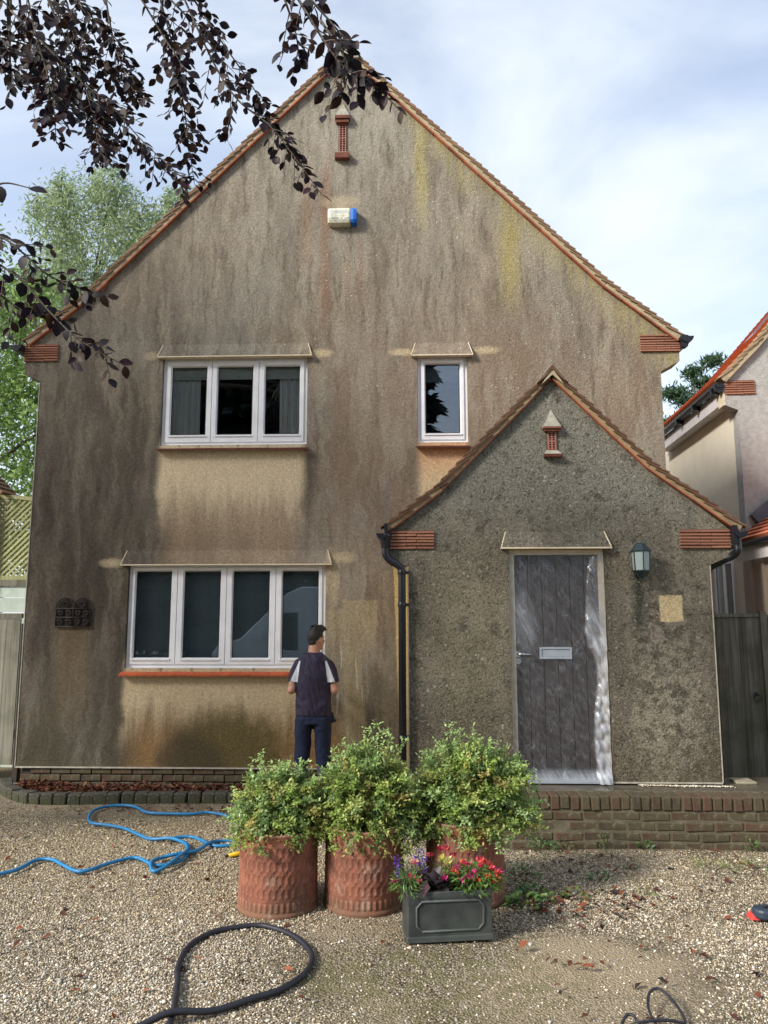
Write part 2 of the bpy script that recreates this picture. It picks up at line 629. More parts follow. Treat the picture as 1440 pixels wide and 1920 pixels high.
    c = g.mix(1.0, c, g.vec(fv, fv, fv), 'MULTIPLY')
    h = g.noise(36.0, 3, 0.6) * 0.75 + fine * 0.3 - grit * 0.25
    smooth_zone = 1.0 - (e1.max(e3).max(e2).max(ps)) * 0.45
    nb = g.bump(h * smooth_zone, 0.75, 0.014)
    return g.done(g.bsdf(c, 0.92, nb, 0, 0.2))


def porch_wall_mat():
    g = G('lichened_roughcast')
    x, y, z = g.xyz()
    wob = g.noise(2.6, 4, 0.6) - 0.5
    wob2 = g.noise(11.0, 3, 0.6) - 0.5
    st1 = g.noise(1.0, 5, 0.62, g.vec(x * 5.0 + wob * 0.5, 0.0, z * 0.6))
    blot = g.noise(1.6, 5, 0.6)
    c = g.mix(g.ss(st1, 0.36, 0.66), (0.205, 0.178, 0.130), (0.120, 0.102, 0.075))
    c = g.mix(g.ss(blot, 0.42, 0.66) * 0.65, c, (0.082, 0.072, 0.052))
    # gable of the porch is greyer, paler speckle
    c = g.mix(g.ss(z + wob * 0.4, 2.3, 3.1) * 0.75, c, (0.19, 0.185, 0.152))
    c = g.mix(g.box(x + wob * 0.2, z + wob * 0.3, 0.2, 0.75, 1.0, 2.45, 0.2, 0.4, 0.4) * g.ss(st1, 0.3, 0.6) * 0.6, c, (0.215, 0.185, 0.115))
    c = g.mix(g.ss(z + wob * 0.5, 1.25, 0.5) * 0.6, c, (0.085, 0.068, 0.038))
    c = g.mix(g.ss(g.noise(7.0, 4, 0.65), 0.52, 0.70) * 0.75, c, (0.060, 0.052, 0.038))
    rt = g.box(x + wob * 0.25, z + wob * 0.4, 1.9, 2.45, 0.65, 2.2, 0.18, 0.3, 0.5)
    c = g.mix(rt * g.ss(g.noise(13.0, 3), 0.42, 0.58) * 0.6, c, (0.31, 0.27, 0.20))
    # drip stain under the lantern
    dl = g.ss((x - 1.985 + wob2 * 0.03).abs(), 0.09, 0.0) * g.box(x, z, 1.8, 2.2, 1.75, 2.25, 0.02, 0.35, 0.02)
    c = g.mix(dl * 0.9, c, (0.028, 0.032, 0.026))
    # speckle of pale and dark lichen
    sp = g.noise(52.0, 3, 0.75)
    c = g.mix(g.ss(sp, 0.54, 0.66) * 0.55, c, (0.30, 0.28, 0.22))
    sp2 = g.noise(46.0, 2, 0.7, g.vec(x + 5.0, y, z))
    c = g.mix(g.ss(sp2, 0.55, 0.68) * 0.75, c, (0.035, 0.031, 0.025))
    sp3 = g.noise(20.0, 4, 0.7, g.vec(x + 15.0, y, z))
    c = g.mix(g.ss(sp3, 0.60, 0.68) * 0.45, c, (0.32, 0.30, 0.235))
    ld, lc = g.voro(19.0)
    sep = g.nt.nodes.new('ShaderNodeSeparateColor')
    g.put(sep.inputs[0], lc)
    dm = g.ss(ld + (g.noise(60.0, 3, 0.7) - 0.5) * 0.5, 0.30, 0.12) * g.ss(S(g, sep.outputs[0]), 0.62, 0.70)
    c = g.mix(dm * g.ss(g.noise(2.2, 3), 0.40, 0.60) * 0.6, c, (0.44, 0.415, 0.34))
    # the unpainted rectangle where a plaque was
    pr = g.box(x + wob2 * 0.03, z + wob2 * 0.03, 2.160, 2.352, 1.832, 2.058, 0.006, 0.006, 0.006)
    c = g.mix(pr, c, (0.58, 0.45, 0.25))
    grit, gcol = g.voro(85.0)
    gs = g.nt.nodes.new('ShaderNodeSeparateColor')
    g.put(gs.inputs[0], gcol)
    gv = S(g, gs.outputs[1]) * 0.5 + 0.75
    c = g.mix(1.0, c, g.vec(gv, gv, gv), 'MULTIPLY')
    h = g.noise(42.0, 3, 0.6) * 0.7 + g.noise(85.0, 2) * 0.35 - grit * 0.3
    return g.done(g.bsdf(c, 0.93, g.bump(h, 0.75, 0.015), 0, 0.2))


def tile_mat(name, a, b, lich=0.3, jit=0.22):
    g = G(name)
    c = g.mix(g.ss(g.noise(9.0, 4, 0.6), 0.3, 0.7), a, b)
    c = g.mix(g.ss(g.noise(22.0, 3, 0.7), 0.55, 0.7) * lich, c, (0.30, 0.28, 0.20))
    k = g.rand() * (2 * jit) + (1 - jit)
    c = g.mix(1.0, c, g.vec(k, k, k), 'MULTIPLY')
    return g.done(g.bsdf(c, 0.88, g.bump(g.noise(90.0, 3), 0.3, 0.004), 0, 0.25))


M = {}
M['wall'] = render_wall_mat()
M['porch'] = porch_wall_mat()
M['cream'] = mat('cream_bead', (0.72, 0.62, 0.45), (0.60, 0.50, 0.35), 20)
M['bead'] = mat('pale_edge_bead', (0.50, 0.46, 0.38), (0.34, 0.30, 0.24), 14)
M['upvc'] = mat('white_window_plastic', (0.86, 0.86, 0.87), (0.78, 0.78, 0.79), 5, rough=0.35, spec=0.5)
M['seal'] = mat('black_rubber', (0.02, 0.02, 0.022), rough=0.6)
M['sill'] = tile_mat('orange_sill_tile', (0.52, 0.115, 0.045), (0.40, 0.085, 0.035), 0.10, 0.12)
M['sill_dark'] = tile_mat('brown_sill_tile', (0.145, 0.05, 0.032), (0.09, 0.035, 0.025), 0.15)
M['tile'] = tile_mat('clay_roof_tile', (0.30, 0.19, 0.115), (0.21, 0.13, 0.08), 0.55)
M['ptile'] = tile_mat('dark_porch_tile', (0.165, 0.085, 0.050), (0.10, 0.055, 0.036), 0.35)
M['undercloak'] = tile_mat('orange_undercloak', (0.36, 0.125, 0.065), (0.26, 0.090, 0.050), 0.15)
M['mortar'] = mat('verge_mortar', (0.50, 0.41, 0.26), (0.36, 0.29, 0.18), 12, bump=0.4, bscale=70)
M['mortar2'] = mat('porch_verge_mortar', (0.36, 0.26, 0.14), (0.24, 0.17, 0.09), 9, bump=0.4, bscale=70)
M['corbel'] = tile_mat('corbel_tile', (0.36, 0.165, 0.105), (0.27, 0.120, 0.075), 0.12)
M['corbel_m'] = mat('corbel_mortar', (0.20, 0.10, 0.07), (0.13, 0.07, 0.05), 20)
M['black'] = mat('black_gutter_plastic', (0.008, 0.009, 0.013), (0.014, 0.015, 0.020), 8, rough=0.32, spec=0.5)
M['inside'] = mat('dim_room_plaster', (0.16, 0.15, 0.14), rough=0.9)
M['plinth'] = mat('dark_plinth', (0.06, 0.045, 0.036), (0.035, 0.028, 0.022), 6)
M['cement'] = mat('cement_fillet', (0.40, 0.375, 0.30), (0.27, 0.25, 0.20), 18, bump=0.5)
M['vtile'] = tile_mat('vent_tile', (0.20, 0.075, 0.05), (0.14, 0.055, 0.04), 0.25)
M['grille'] = mat('terracotta_grille', (0.36, 0.16, 0.12), (0.28, 0.12, 0.09), 20)
M['dark'] = mat('dark_cavity', (0.012, 0.010, 0.010), rough=0.95)


def glass_mat(name, tint=(0.80, 0.86, 0.88), boost=1.5):
    g = G(name)
    fr = g.node('ShaderNodeFresnel', IOR=1.5)
    f = g.m('MULTIPLY_ADD', S(g, fr.outputs[0]), boost, 0.035, clamp=True)
    gl = g.node('ShaderNodeBsdfGlossy', Color=(0.86, 0.93, 1.0, 1), Roughness=0.0)
    tr = g.node('ShaderNodeBsdfTransparent', Color=(*tint, 1))
    return g.done(g.shmix(f, S(g, tr.outputs[0]), S(g, gl.outputs[0])))


M['glass'] = glass_mat('window_glass', (0.95, 0.97, 0.975), 1.6)

# ------------------------------------------------------------------ the house
WY, PY = 8.2, 6.6
house = thing('gabled_house', 'large gabled house with stained brown roughcast walls, a small gabled porch and white windows', 'house', (0, WY, 0))


def ring_rect(mb, x0, x1, z0, z1, w, ya, yb, cham=0.0):
    """mitred rectangular frame of bar width w between y=ya (front) and yb (back)"""
    o = [(x0, z0), (x1, z0), (x1, z1), (x0, z1)]
    i = [(x0 + w, z0 + w), (x1 - w, z0 + w), (x1 - w, z1 - w), (x0 + w, z1 - w)]
    j = [(x0 + w - cham, z0 + w - cham), (x1 - w + cham, z0 + w - cham), (x1 - w + cham, z1 - w + cham), (x0 + w - cham, z1 - w + cham)]
    vs = [(p[0], ya, p[1]) for p in o] + [(p[0], ya, p[1]) for p in j] + [(p[0], yb, p[1]) for p in i] + [(p[0], yb, p[1]) for p in o]
    fs = []
    for k in range(4):
        n = (k + 1) % 4
        fs += [(k, n, 4 + n, 4 + k), (4 + k, 4 + n, 8 + n, 8 + k), (8 + k, 8 + n, 12 + n, 12 + k), (12 + k, 12 + n, n, k)]
    return mb.add(vs, fs)


def wall_with_holes(outer, holes, y0, y1, depth):
    mb = MB()
    loops = [[Vector((p[0], p[1], 0)) for p in outer]] + [[Vector((a, c, 0)), Vector((a, d, 0)), Vector((b, d, 0)), Vector((b, c, 0))] for a, b, c, d in holes]
    flat = [p for l in loops for p in l]
    tris = geometry.tessellate_polygon(loops)
    for yy in (y0, y1):
        mb.add([(p.x, yy, p.y) for p in flat], [tuple(t) for t in tris])
    n = len(outer)
    for k in range(n):
        a, b = outer[k], outer[(k + 1) % n]
        mb.add([(a[0], y0, a[1]), (b[0], y0, b[1]), (b[0], y1, b[1]), (a[0], y1, a[1])], [(0, 1, 2, 3)])
    for a, b, c, d in holes:
        q = [(a, c), (b, c), (b, d), (a, d)]
        for k in range(4):
            p, r = q[k], q[(k + 1) % 4]
            mb.add([(p[0], y0, p[1]), (r[0], y0, r[1]), (r[0], y1, r[1]), (p[0], y1, p[1])], [(0, 1, 2, 3)])
    return mb


H_UP = (-2.835, -1.160, 3.806, 4.835)
H_SM = (0.092, 0.664, 3.812, 4.815)
H_LO = (-3.126, -0.928, 1.322, 2.450)
APEX = (-0.74, 8.60)
LV = [(-4.40, 4.99), (-3.70, 5.57), APEX]
RV = [(3.02, 4.94), (2.22, 5.60), APEX]
outer = [(-4.26, 0.285), (2.83, 0.285), (2.83, 4.60), (2.86, 4.625), (3.045, 4.725), (3.045, 4.955), (2.22, 5.615), (-0.74, 8.62), (-3.70, 5.585), (-4.455, 4.985), (-4.455, 4.665), (-4.275, 4.585), (-4.255, 4.56)]
mb = wall_with_holes(outer, [H_UP, H_SM, H_LO], WY, WY + 0.26, 0.2)
front_wall = mb.build('front_wall', M['wall'], house, fix=False)
# rest of the shell
mb = MB()
mb.box(-4.25, -4.0, WY + 0.262, 17.0, 0.0, 5.0)
mb.box(2.58, 2.82, WY + 0.262, 17.0, 0.0, 5.0)
mb.prism([(-4.25, 0), (2.82, 0), (2.82, 5.0), (-0.74, 8.5), (-4.25, 5.0)], 17.0, 17.2)
mb.build('side_wall', M['wall'], house)
mb = MB().box(-3.99, 2.57, WY + 0.27, 16.95, 2.62, 2.80)
mb.box(-3.99, 2.57, WY + 0.27, 16.95, 0.25, 0.35)
mb.box(-3.99, 2.57, WY + 0.27, 16.95, 4.95, 5.02)
mb.box(-3.99, 2.57, 11.5, 11.6, 0.35, 4.95)
mb.box(-0.45, -0.35, WY + 0.27, 11.5, 0.35, 4.95)
mb.build('room_partition', M['inside'], house)
# brick plinth under the render
plinth = MB().box(-4.20, 0.0, WY + 0.03, WY + 0.25, -0.05, 0.285).build('plinth', M['plinth'], house)


def chamfer_brick(L, W, H, ch=0.006, jit=0.004, seed=0):
    r = random.Random(seed)
    bm = bmesh.new()
    bmesh.ops.create_cube(bm, size=1.0)
    for v in bm.verts:
        v.co.x *= L
        v.co.y *= W
        v.co.z *= H
        v.co += Vector([r.uniform(-jit, jit) for _ in range(3)])
    bmesh.ops.bevel(bm, geom=bm.edges[:], offset=ch, segments=1, affect='EDGES')
    me = bpy.data.meshes.new('brick')
    bm.to_mesh(me)
    bm.free()
    return me


def brick_mat():
    g = G('weathered_brick')
    r = g.rand()
    c = g.ramp(r, [(0.0, (0.080, 0.045, 0.030)), (0.3, (0.100, 0.060, 0.038)), (0.55, (0.092, 0.072, 0.042)), (0.8, (0.060, 0.043, 0.030)), (1.0, (0.13, 0.062, 0.040))])
    c = g.mix(g.ss(g.noise(14.0, 4, 0.65), 0.38, 0.62) * 0.8, c, (0.095, 0.085, 0.045))
    c = g.mix(g.ss(g.noise(40.0, 3, 0.7), 0.56, 0.70) * 0.6, c, (0.05, 0.045, 0.03))
    c = g.mix(g.ss(g.noise(9.0, 4, 0.6), 0.60, 0.72) * 0.55, c, (0.36, 0.31, 0.24))
    return g.done(g.bsdf(c, 0.85, g.bump(g.noise(70.0, 4, 0.6), 0.6, 0.006), 0, 0.3))


M['brick'] = brick_mat()
bricks = [chamfer_brick(0.213, 0.10, 0.064, seed=k) for k in range(4)]
for b in bricks:
    b.materials.append(M['brick'])
for row in range(4):
    for k in range(19):
        xx = -4.10 + k * 0.222 + (row % 2) * 0.111
        if xx > -0.12:
            continue
        inst(bricks[(k * 3 + row) % 4], 'brick', plinth, (xx, WY + 0.058, 0.015 + row * 0.075))

# pale metal beads on the render edges
MB().box(-4.262, 2.832, WY - 0.012, WY + 0.01, 0.270, 0.284).build('bottom_bead', M['bead'], house)
MB().box(-4.270, -4.262, WY - 0.006, WY + 0.02, 0.285, 4.56).build('corner_bead', M['bead'], house)


def hood(x0, x1, z, Y, m, top=0.155, proj=0.055, inset=0.045):
    mb = MB()
    mb.hexa([(x0, Y - proj, z), (x1, Y - proj, z), (x1, Y + 0.02, z), (x0, Y + 0.02, z)],
            [(x0 + inset, Y - 0.004, z + top), (x1 - inset, Y - 0.004, z + top), (x1 - inset, Y + 0.02, z + top), (x0 + inset, Y + 0.02, z + top)])
    o = mb.build('drip_hood', m, house)
    MB().box(x0 - 0.004, x1 + 0.004, Y - proj - 0.008, Y + 0.015, z - 0.014, z - 0.001).build('drip_edge', M['cream'], o)
    for s in (0, 1):
        a = (x0, x1)[s]
        b = (x0 + inset, x1 - inset)[s]
        MB().tube([(a, Y - proj - 0.003, z), (b, Y - 0.003, z + top)], 0.006, 5).build('drip_edge', M['cream'], o)


hood(-2.885, -1.110, 4.836, WY, M['wall'])
hood(0.030, 0.722, 4.818, WY, M['wall'])
hood(-3.195, -0.862, 2.452, WY, M['wall'])
hood(0.800, 1.752, 2.478, PY, M['porch'], 0.14)


def window(label, hole, panes, sill_mat, zp, sill_over=0.02, tiles=9):
    x0, x1, z0, z1 = hole
    yf = WY + 0.045
    mb = MB()
    ring_rect(mb, x0 + 0.003, x1 - 0.003, z0 + 0.003, z1 - 0.003, 0.045, yf, yf + 0.07)
    n = len(panes)
    bounds = [x0 + 0.040] + [(panes[k][1] + panes[k + 1][0]) / 2 for k in range(n - 1)] + [x1 - 0.040]
    for b in bounds[1:-1]:
        mb.box(b - 0.022, b + 0.022, yf + 0.004, yf + 0.066, z0 + 0.045, z1 - 0.045)
    w = mb.build('window', M['upvc'], house)
    w['label'] = label
    for k, (a, b) in enumerate(panes):
        sx0, sx1 = bounds[k] + 0.004, bounds[k + 1] - 0.004
        sz0, sz1 = z0 + 0.040, z1 - 0.036
        m2 = MB()
        bw = 0.5 * ((a - sx0) + (sx1 - b))
        o = [(sx0, sz0), (sx1, sz0), (sx1, sz1), (sx0, sz1)]
        i = [(a, zp[0]), (b, zp[0]), (b, zp[1]), (a, zp[1])]
        c = 0.014
        j = [(a - c, zp[0] - c), (b + c, zp[0] - c), (b + c, zp[1] + c), (a - c, zp[1] + c)]
        ya = yf - 0.014
        vs = [(p[0], ya, p[1]) for p in o] + [(p[0], ya, p[1]) for p in j] + [(p[0], yf + 0.018, p[1]) for p in i] + [(p[0], yf + 0.05, p[1]) for p in i] + [(p[0], yf + 0.05, p[1]) for p in o]
        fs = []
        for q in range(4):
            r = (q + 1) % 4
            for l in range(4):
                fs.append((4 * l + q, 4 * l + r, 4 * l + 4 + r, 4 * l + 4 + q))
            fs.append((16 + q, 16 + r, r, q))
        m2.add(vs, fs)
        sash = m2.build('sash', M['upvc'], w)
        MB().box(a - 0.018, b + 0.018, ya - 0.012, ya - 0.001, zp[0] - 0.030, zp[0] - 0.014).build('drip_rail', M['upvc'], w)
        ring = MB()
        ring_rect(ring, a - 0.002, b + 0.002, zp[0] - 0.002, zp[1] + 0.002, 0.008, yf + 0.014, yf + 0.022)
        ring.build('gasket', M['seal'], w)
        MB().box(a - 0.001, b + 0.001, yf + 0.024, yf + 0.028, zp[0] - 0.001, zp[1] + 0.001).build('pane', M['glass'], w)
    # sloping tile sill
    MB().box(x0 - 0.002, x1 + 0.002, yf - 0.030, yf + 0.055, z0 - 0.030, z0 + 0.001).build('subsill', M['upvc'], w)
    tw = (x1 - x0 + 2 * sill_over) / tiles
    for k in range(tiles):
        a = x0 - sill_over + k * tw + 0.002
        b = a + tw - 0.004
        jz = rnd.uniform(-0.002, 0.002)
        m3 = MB().hexa([(a, WY - 0.085, z0 - 0.078 + jz), (b, WY - 0.085, z0 - 0.078 + jz), (b, WY + 0.03, z0 - 0.052 + jz), (a, WY + 0.03, z0 - 0.052 + jz)],
                       [(a, WY - 0.085, z0 - 0.058 + jz), (b, WY - 0.085, z0 - 0.058 + jz), (b, WY + 0.03, z0 - 0.031 + jz), (a, WY + 0.03, z0 - 0.031 + jz)])
        m3.build('sill_tile', sill_mat, w)
    return w


window('white upper window of three tall panes with pale curtains', H_UP, [(-2.735, -2.335), (-2.200, -1.800), (-1.650, -1.258)], M['sill_dark'], (3.938, 4.733), 0.02, 8)
window('small white single-pane upper window above the porch roof', H_SM, [(0.187, 0.574)], M['sill_dark'], (3.932, 4.735), 0.015, 3)
window('white ground-floor window of four panes with orange sill', H_LO, [(-3.048, -2.657), (-2.505, -2.106), (-1.958, -1.558), (-1.408, -1.013)], M['sill'], (1.434, 2.375), 0.03, 11)

# ---- roof slopes: stepped tiling behind the verge, single tiles along the verge
def slope_frame(p, q):
    d = Vector((q[0] - p[0], 0, q[1] - p[1]))
    L = d.length
    d.normalize()
    n = Vector((-d.z, 0, d.x))
    if n.z < 0:
        n = -n
    return d, n, L


def stepped_slope(mb, line, y0, y1, off, gauge=0.10, lift=0.018):
    for a, b in zip(line[:-1], line[1:]):
        d, n, L = slope_frame(a, b)
        k = max(1, round(L / gauge))
        for i in range(k):
            s0, s1 = L * i / k, L * (i + 1) / k
            A = Vector((a[0], 0, a[1]))
            p = [A + d * s0 + n * (off + lift), A + d * s1 + n * off, A + d * s1 + n * (off - 0.03), A + d * s0 + n * (off - 0.03)]
            mb.hexa([(p[3].x, y0, p[3].z), (p[2].x, y0, p[2].z), (p[2].x, y1, p[2].z), (p[3].x, y1, p[3].z)],
                    [(p[0].x, y0, p[0].z), (p[1].x, y0, p[1].z), (p[1].x, y1, p[1].z), (p[0].x, y1, p[0].z)])


def verge(roof, line, yf, tile_me, uc_mat, mortar_mat, gauge=0.10, base=0.098, tilt=11.0, uct=0.018, mort=0.085):
    """undercloak tiles, mortar bed and the overlapping verge tiles along one gable edge (eave -> apex)"""
    pts = []
    seg = list(zip(line[:-1], line[1:]))
    mm = MB()
    for a, b in seg:
        d, n, L = slope_frame(a, b)
        A = Vector((a[0], 0, a[1]))
        q0, q1 = A + n * uct, A + d * (L + 0.002) + n * uct
        r0, r1 = A + n * (uct + mort), A + d * (L + 0.002) + n * (uct + mort)
        mm.hexa([(q0.x, yf + 0.012, q0.z), (q1.x, yf + 0.012, q1.z), (q1.x, yf + 0.2, q1.z), (q0.x, yf + 0.2, q0.z)],
                [(r0.x, yf + 0.012, r0.z), (r1.x, yf + 0.012, r1.z), (r1.x, yf + 0.2, r1.z), (r0.x, yf + 0.2, r0.z)])
        k = max(1, round(L / 0.25))
        for i in range(k):
            s0, s1 = L * i / k + 0.002, L * (i + 1) / k - 0.001
            jj = rnd.uniform(-0.003, 0.003)
            e = [A + d * s0 + n * jj, A + d * s1 + n * jj, A + d * s1 + n * (uct + jj), A + d * s0 + n * (uct + jj)]
            MB().hexa([(e[0].x, yf + jj, e[0].z), (e[1].x, yf + jj, e[1].z), (e[1].x, yf + 0.15, e[1].z), (e[0].x, yf + 0.15, e[0].z)],
                      [(e[3].x, yf + jj, e[3].z), (e[2].x, yf + jj, e[2].z), (e[2].x, yf + 0.15, e[2].z), (e[3].x, yf + 0.15, e[3].z)]).build('undercloak_tile', uc_mat, roof)
    mm.build('verge_mortar', mortar_mat, roof)
    carry = 0.0
    for a, b in seg:
        d, n, L = slope_frame(a, b)
        s = carry
        right = d.x > 0
        ang = math.atan2(d.z, abs(d.x)) - R(tilt)
        while s < L - (0.15 if b == line[-1] else 0.03):
            p = Vector((a[0], 0, a[1])) + d * (s - 0.03) + n * (base + rnd.uniform(-0.003, 0.004))
            ry = -(ang + R(rnd.uniform(-1.2, 1.2)))
            rot = (0, ry, 0) if right else (0, math.pi - ry, 0)
            o = inst(tile_me, 'roof_tile', roof, (p.x, yf - 0.004 + rnd.uniform(-0.004, 0.004), p.z), rot)
            if not right:
                o.scale = (1, 1, -1)
            s += gauge
        carry = s - L


def tile_mesh(L, D, T, m, name='roof_tile'):
    mb = MB().hexa([(0, 0, 0), (L, 0, 0), (L, D, 0), (0, D, 0)], [(0, 0, T), (L, 0.0, T), (L, D, T), (0, D, T)])
    me = mb.mesh(name)
    me.materials.append(m)
    return me


def offset_line(line, k):
    return [(p[0], p[1] + k) for p in line]


tile_h = tile_mesh(0.24, 0.17, 0.015, M['tile'])
mb = MB()
stepped_slope(mb, LV, WY + 0.10, 17.3, 0.085)
stepped_slope(mb, RV, WY + 0.10, 17.3, 0.085)
roof = mb.build('roof', M['tile'], house)
verge(roof, LV, WY - 0.048, tile_h, M['undercloak'], M['mortar'])
verge(roof, RV, WY - 0.048, tile_h, M['undercloak'], M['mortar'])
# ridge: rounded clay ridge tiles with a mortared end
rp = [(-0.74 + 0.125 * math.cos(t), 8.625 + 0.115 * math.sin(t)) for t in [math.pi * k / 8 for k in range(9)]]
rp = [(-0.895, 8.535)] + rp[::-1] + [(-0.585, 8.535)]
for k in range(20):
    y0 = WY - 0.085 + k * 0.452
    MB().prism(rp, y0, y0 + 0.447).build('ridge_tile', M['tile'] if k else M['cement'], roof)

# eave corbels built of creasing tiles
crease = tile_mesh(1, 1, 1, M['corbel'], 'creasing_tile')


def corbel(parent, x0, x1, z0, z1, Y, rows=7):
    c = MB().box(x0 + 0.004, x1 - 0.004, Y - 0.006, Y + 0.15, z0, z1).build('tile_corbel', M['corbel_m'], parent)
    h = (z1 - z0) / rows
    for r in range(rows):
        cut = 0.40 if r % 2 else 0.62
        xm = x0 + (x1 - x0) * cut
        for a, b in ((x0, xm - 0.003), (xm + 0.003, x1)):
            sag = 0.006 * math.sin(r * 0.9 + a * 3)
            inst(crease, 'creasing_tile', c, (a, Y - 0.022 + rnd.uniform(-0.003, 0.003), z0 + r * h + 0.004 + sag * 0.5), (0, rnd.uniform(-0.012, 0.012), 0), (b - a, 0.15, h * 0.58))


corbel(house, -4.462, -4.070, 4.812, 5.020, WY)
corbel(house, 2.612, 3.052, 4.830, 5.035, WY)

# eaves gutters of the main roof
def gutter(x, z, y0, y1, r=0.058, name='gutter'):
    prof = [(x + r * math.cos(t), z + r * math.sin(t)) for t in [math.pi + math.pi * k / 8 for k in range(9)]]
    inner = [(x + (r - 0.006) * math.cos(t), z + (r - 0.006) * math.sin(t)) for t in [2 * math.pi - math.pi * k / 8 for k in range(9)]]
    mb = MB()
    mb.prism(prof + inner, y0, y1)
    mb.prism(prof, y0 - 0.004, y0 + 0.004)
    g_ = mb.build(name, M['black'], house)
    return g_


gl = gutter(-4.520, 4.975, WY - 0.11, 17.2, 0.068)
MB().prism([(-4.455, 4.99), (-4.455, 4.90), (-4.50, 4.92), (-4.50, 5.0)], WY - 0.10, WY - 0.03).build('gutter_bracket', M['black'], gl)
gr = gutter(3.105, 4.975, WY - 0.11, 17.2, 0.072)
MB().prism([(3.05, 5.0), (3.05, 4.86), (3.085, 4.845), (3.11, 4.86), (3.12, 4.90), (3.15, 4.93), (3.12, 4.99)], WY - 0.10, WY - 0.04).build('gutter_bracket', M['black'], gr)
mb = MB().box(-4.46, -4.26, WY + 0.27, 17.0, 4.78, 4.93)
mb.box(2.83, 3.05, WY + 0.27, 17.0, 4.78, 4.93)
mb.build('soffit', M['cream'], house)


# slit vents
def slit_vent(x, Y, za, zb, zc, zd, ze, zf, hw, gw, m_cap):
    """za apex, zb cap base, zc ledge bottom, zd grille bottom, ze lower ledge top, zf its bottom"""
    v = MB().box(x - gw - 0.012, x + gw + 0.012, Y - 0.004, Y + 0.05, zd - 0.01, zc + 0.01).build('slit_vent', M['dark'], house)
    p = hw * 0.9
    cap = MB().add([(x - hw, Y - p * 0.75, zb), (x + hw, Y - p * 0.75, zb), (x + hw, Y + 0.01, zb), (x - hw, Y + 0.01, zb), (x, Y - 0.006, za), (x, Y + 0.01, za)],
                   [(0, 1, 4), (1, 2, 5, 4), (3, 0, 4, 5), (0, 3, 2, 1), (2, 3, 5)])
    cap.build('cement_cap', m_cap, v)
    t = (zb - zc) / 2
    for i in range(2):
        q = hw - 0.012 * i
        MB().box(x - q, x + q, Y - p * (0.85 - 0.2 * i), Y + 0.01, zb - t * (i + 1) + 0.002, zb - t * i - 0.002).build('ledge_tile', M['vtile'], v)
    MB().hexa([(x - hw, Y - p * 0.8, zf), (x + hw, Y - p * 0.8, zf), (x + hw, Y + 0.01, zf), (x - hw, Y + 0.01, zf)],
              [(x - hw, Y - p * 0.9, ze - 0.02), (x + hw, Y - p * 0.9, ze - 0.02), (x + hw, Y + 0.01, ze - 0.02), (x - hw, Y + 0.01, ze - 0.02)]).build('ledge_tile', M['vtile'], v)
    MB().hexa([(x - hw * 0.95, Y - p * 0.8, ze - 0.018), (x + hw * 0.95, Y - p * 0.8, ze - 0.018), (x + hw * 0.95, Y + 0.01, ze - 0.018), (x - hw * 0.95, Y + 0.01, ze - 0.018)],
              [(x - hw * 0.6, Y - 0.01, ze + 0.025), (x + hw * 0.6, Y - 0.01, ze + 0.025), (x + hw * 0.6, Y + 0.01, ze + 0.025), (x - hw * 0.6, Y + 0.01, ze + 0.025)]).build('cement_fillet', m_cap, v)
    gmb = MB()
    ztop, zbot = zc, ze + 0.02
    nr = max(8, int((ztop - zbot) / 0.028))
    for s in (-1, 1):
        gmb.box(x + s * gw - 0.007, x + s * gw + 0.007, Y - 0.016, Y - 0.004, zbot, ztop)
    gmb.box(x - 0.006, x + 0.006, Y - 0.0155, Y - 0.0045, zbot, ztop)
    for i in range(nr + 1):
        zz = zbot + (ztop - zbot) * i / nr
        th = 0.012 if i in (0, nr // 2, nr) else 0.006
        gmb.box(x - gw, x + gw, Y - 0.015, Y - 0.005, zz - th / 2 - 0.001, zz + th / 2)
    gmb.build('vent_grille', M['grille'], v)


slit_vent(-0.777, WY, 7.985, 7.800, 7.715, 7.33, 7.335, 7.252, 0.088, 0.037, M['cement'])

# ------------------------------------------------------------------ porch (part of the house)
D_H = (0.868, 1.704, 0.50, 2.465)
PAP = (1.29, 4.00)
PLV = [(-0.19, 2.615), (0.30, 2.985), PAP]
PRV = [(2.86, 2.605), (2.10, 3.175), PAP]
pout = [(-0.015, 0.50), (2.600, 0.50), (2.604, 2.317), (2.788, 2.398), (2.788, 2.64), (2.10, 3.19), (1.29, 4.02), (0.30, 3.0), (-0.193, 2.635), (-0.193, 2.385), (-0.015, 2.312)]
mb = wall_with_holes(pout, [(D_H[0], D_H[1], 0.501, D_H[3])], PY, PY + 0.20, 0.15)
mb.build('porch_wall', M['porch'], house, fix=False)
mb = MB().box(-0.010, 0.20, PY + 0.202, WY - 0.002, 0.0, 2.7)
mb.box(2.40, 2.596, PY + 0.202, WY - 0.002, 0.0, 2.7)
mb.build('porch_side_wall', M['cream'], house)
MB().box(-0.017, 2.604, PY - 0.010, PY + 0.015, 0.487, 0.4995).build('bottom_bead', M['bead'], house)
MB().box(2.605, 2.613, PY - 0.006, PY + 0.02, 0.50, 2.315).build('corner_bead', M['bead'], house)
MB().box(-0.025, -0.016, PY - 0.006, PY + 0.02, 0.50, 2.310).build('corner_bead', M['cream'], house)
MB().box(0.02, 2.57, PY + 0.02, PY + 0.18, 0.0, 0.487).build('porch_plinth', M['brick'], house)
tile_p = tile_mesh(0.22, 0.17, 0.015, M['ptile'])
mb = MB()
stepped_slope(mb, PLV, PY + 0.10, WY - 0.002, 0.068)
stepped_slope(mb, PRV, PY + 0.10, WY - 0.002, 0.068)
proof = mb.build('porch_roof', M['ptile'], house)
verge(proof, PLV, PY - 0.045, tile_p, M['sill_dark'], M['mortar2'], 0.10, 0.075, 10.0, 0.013, 0.068)
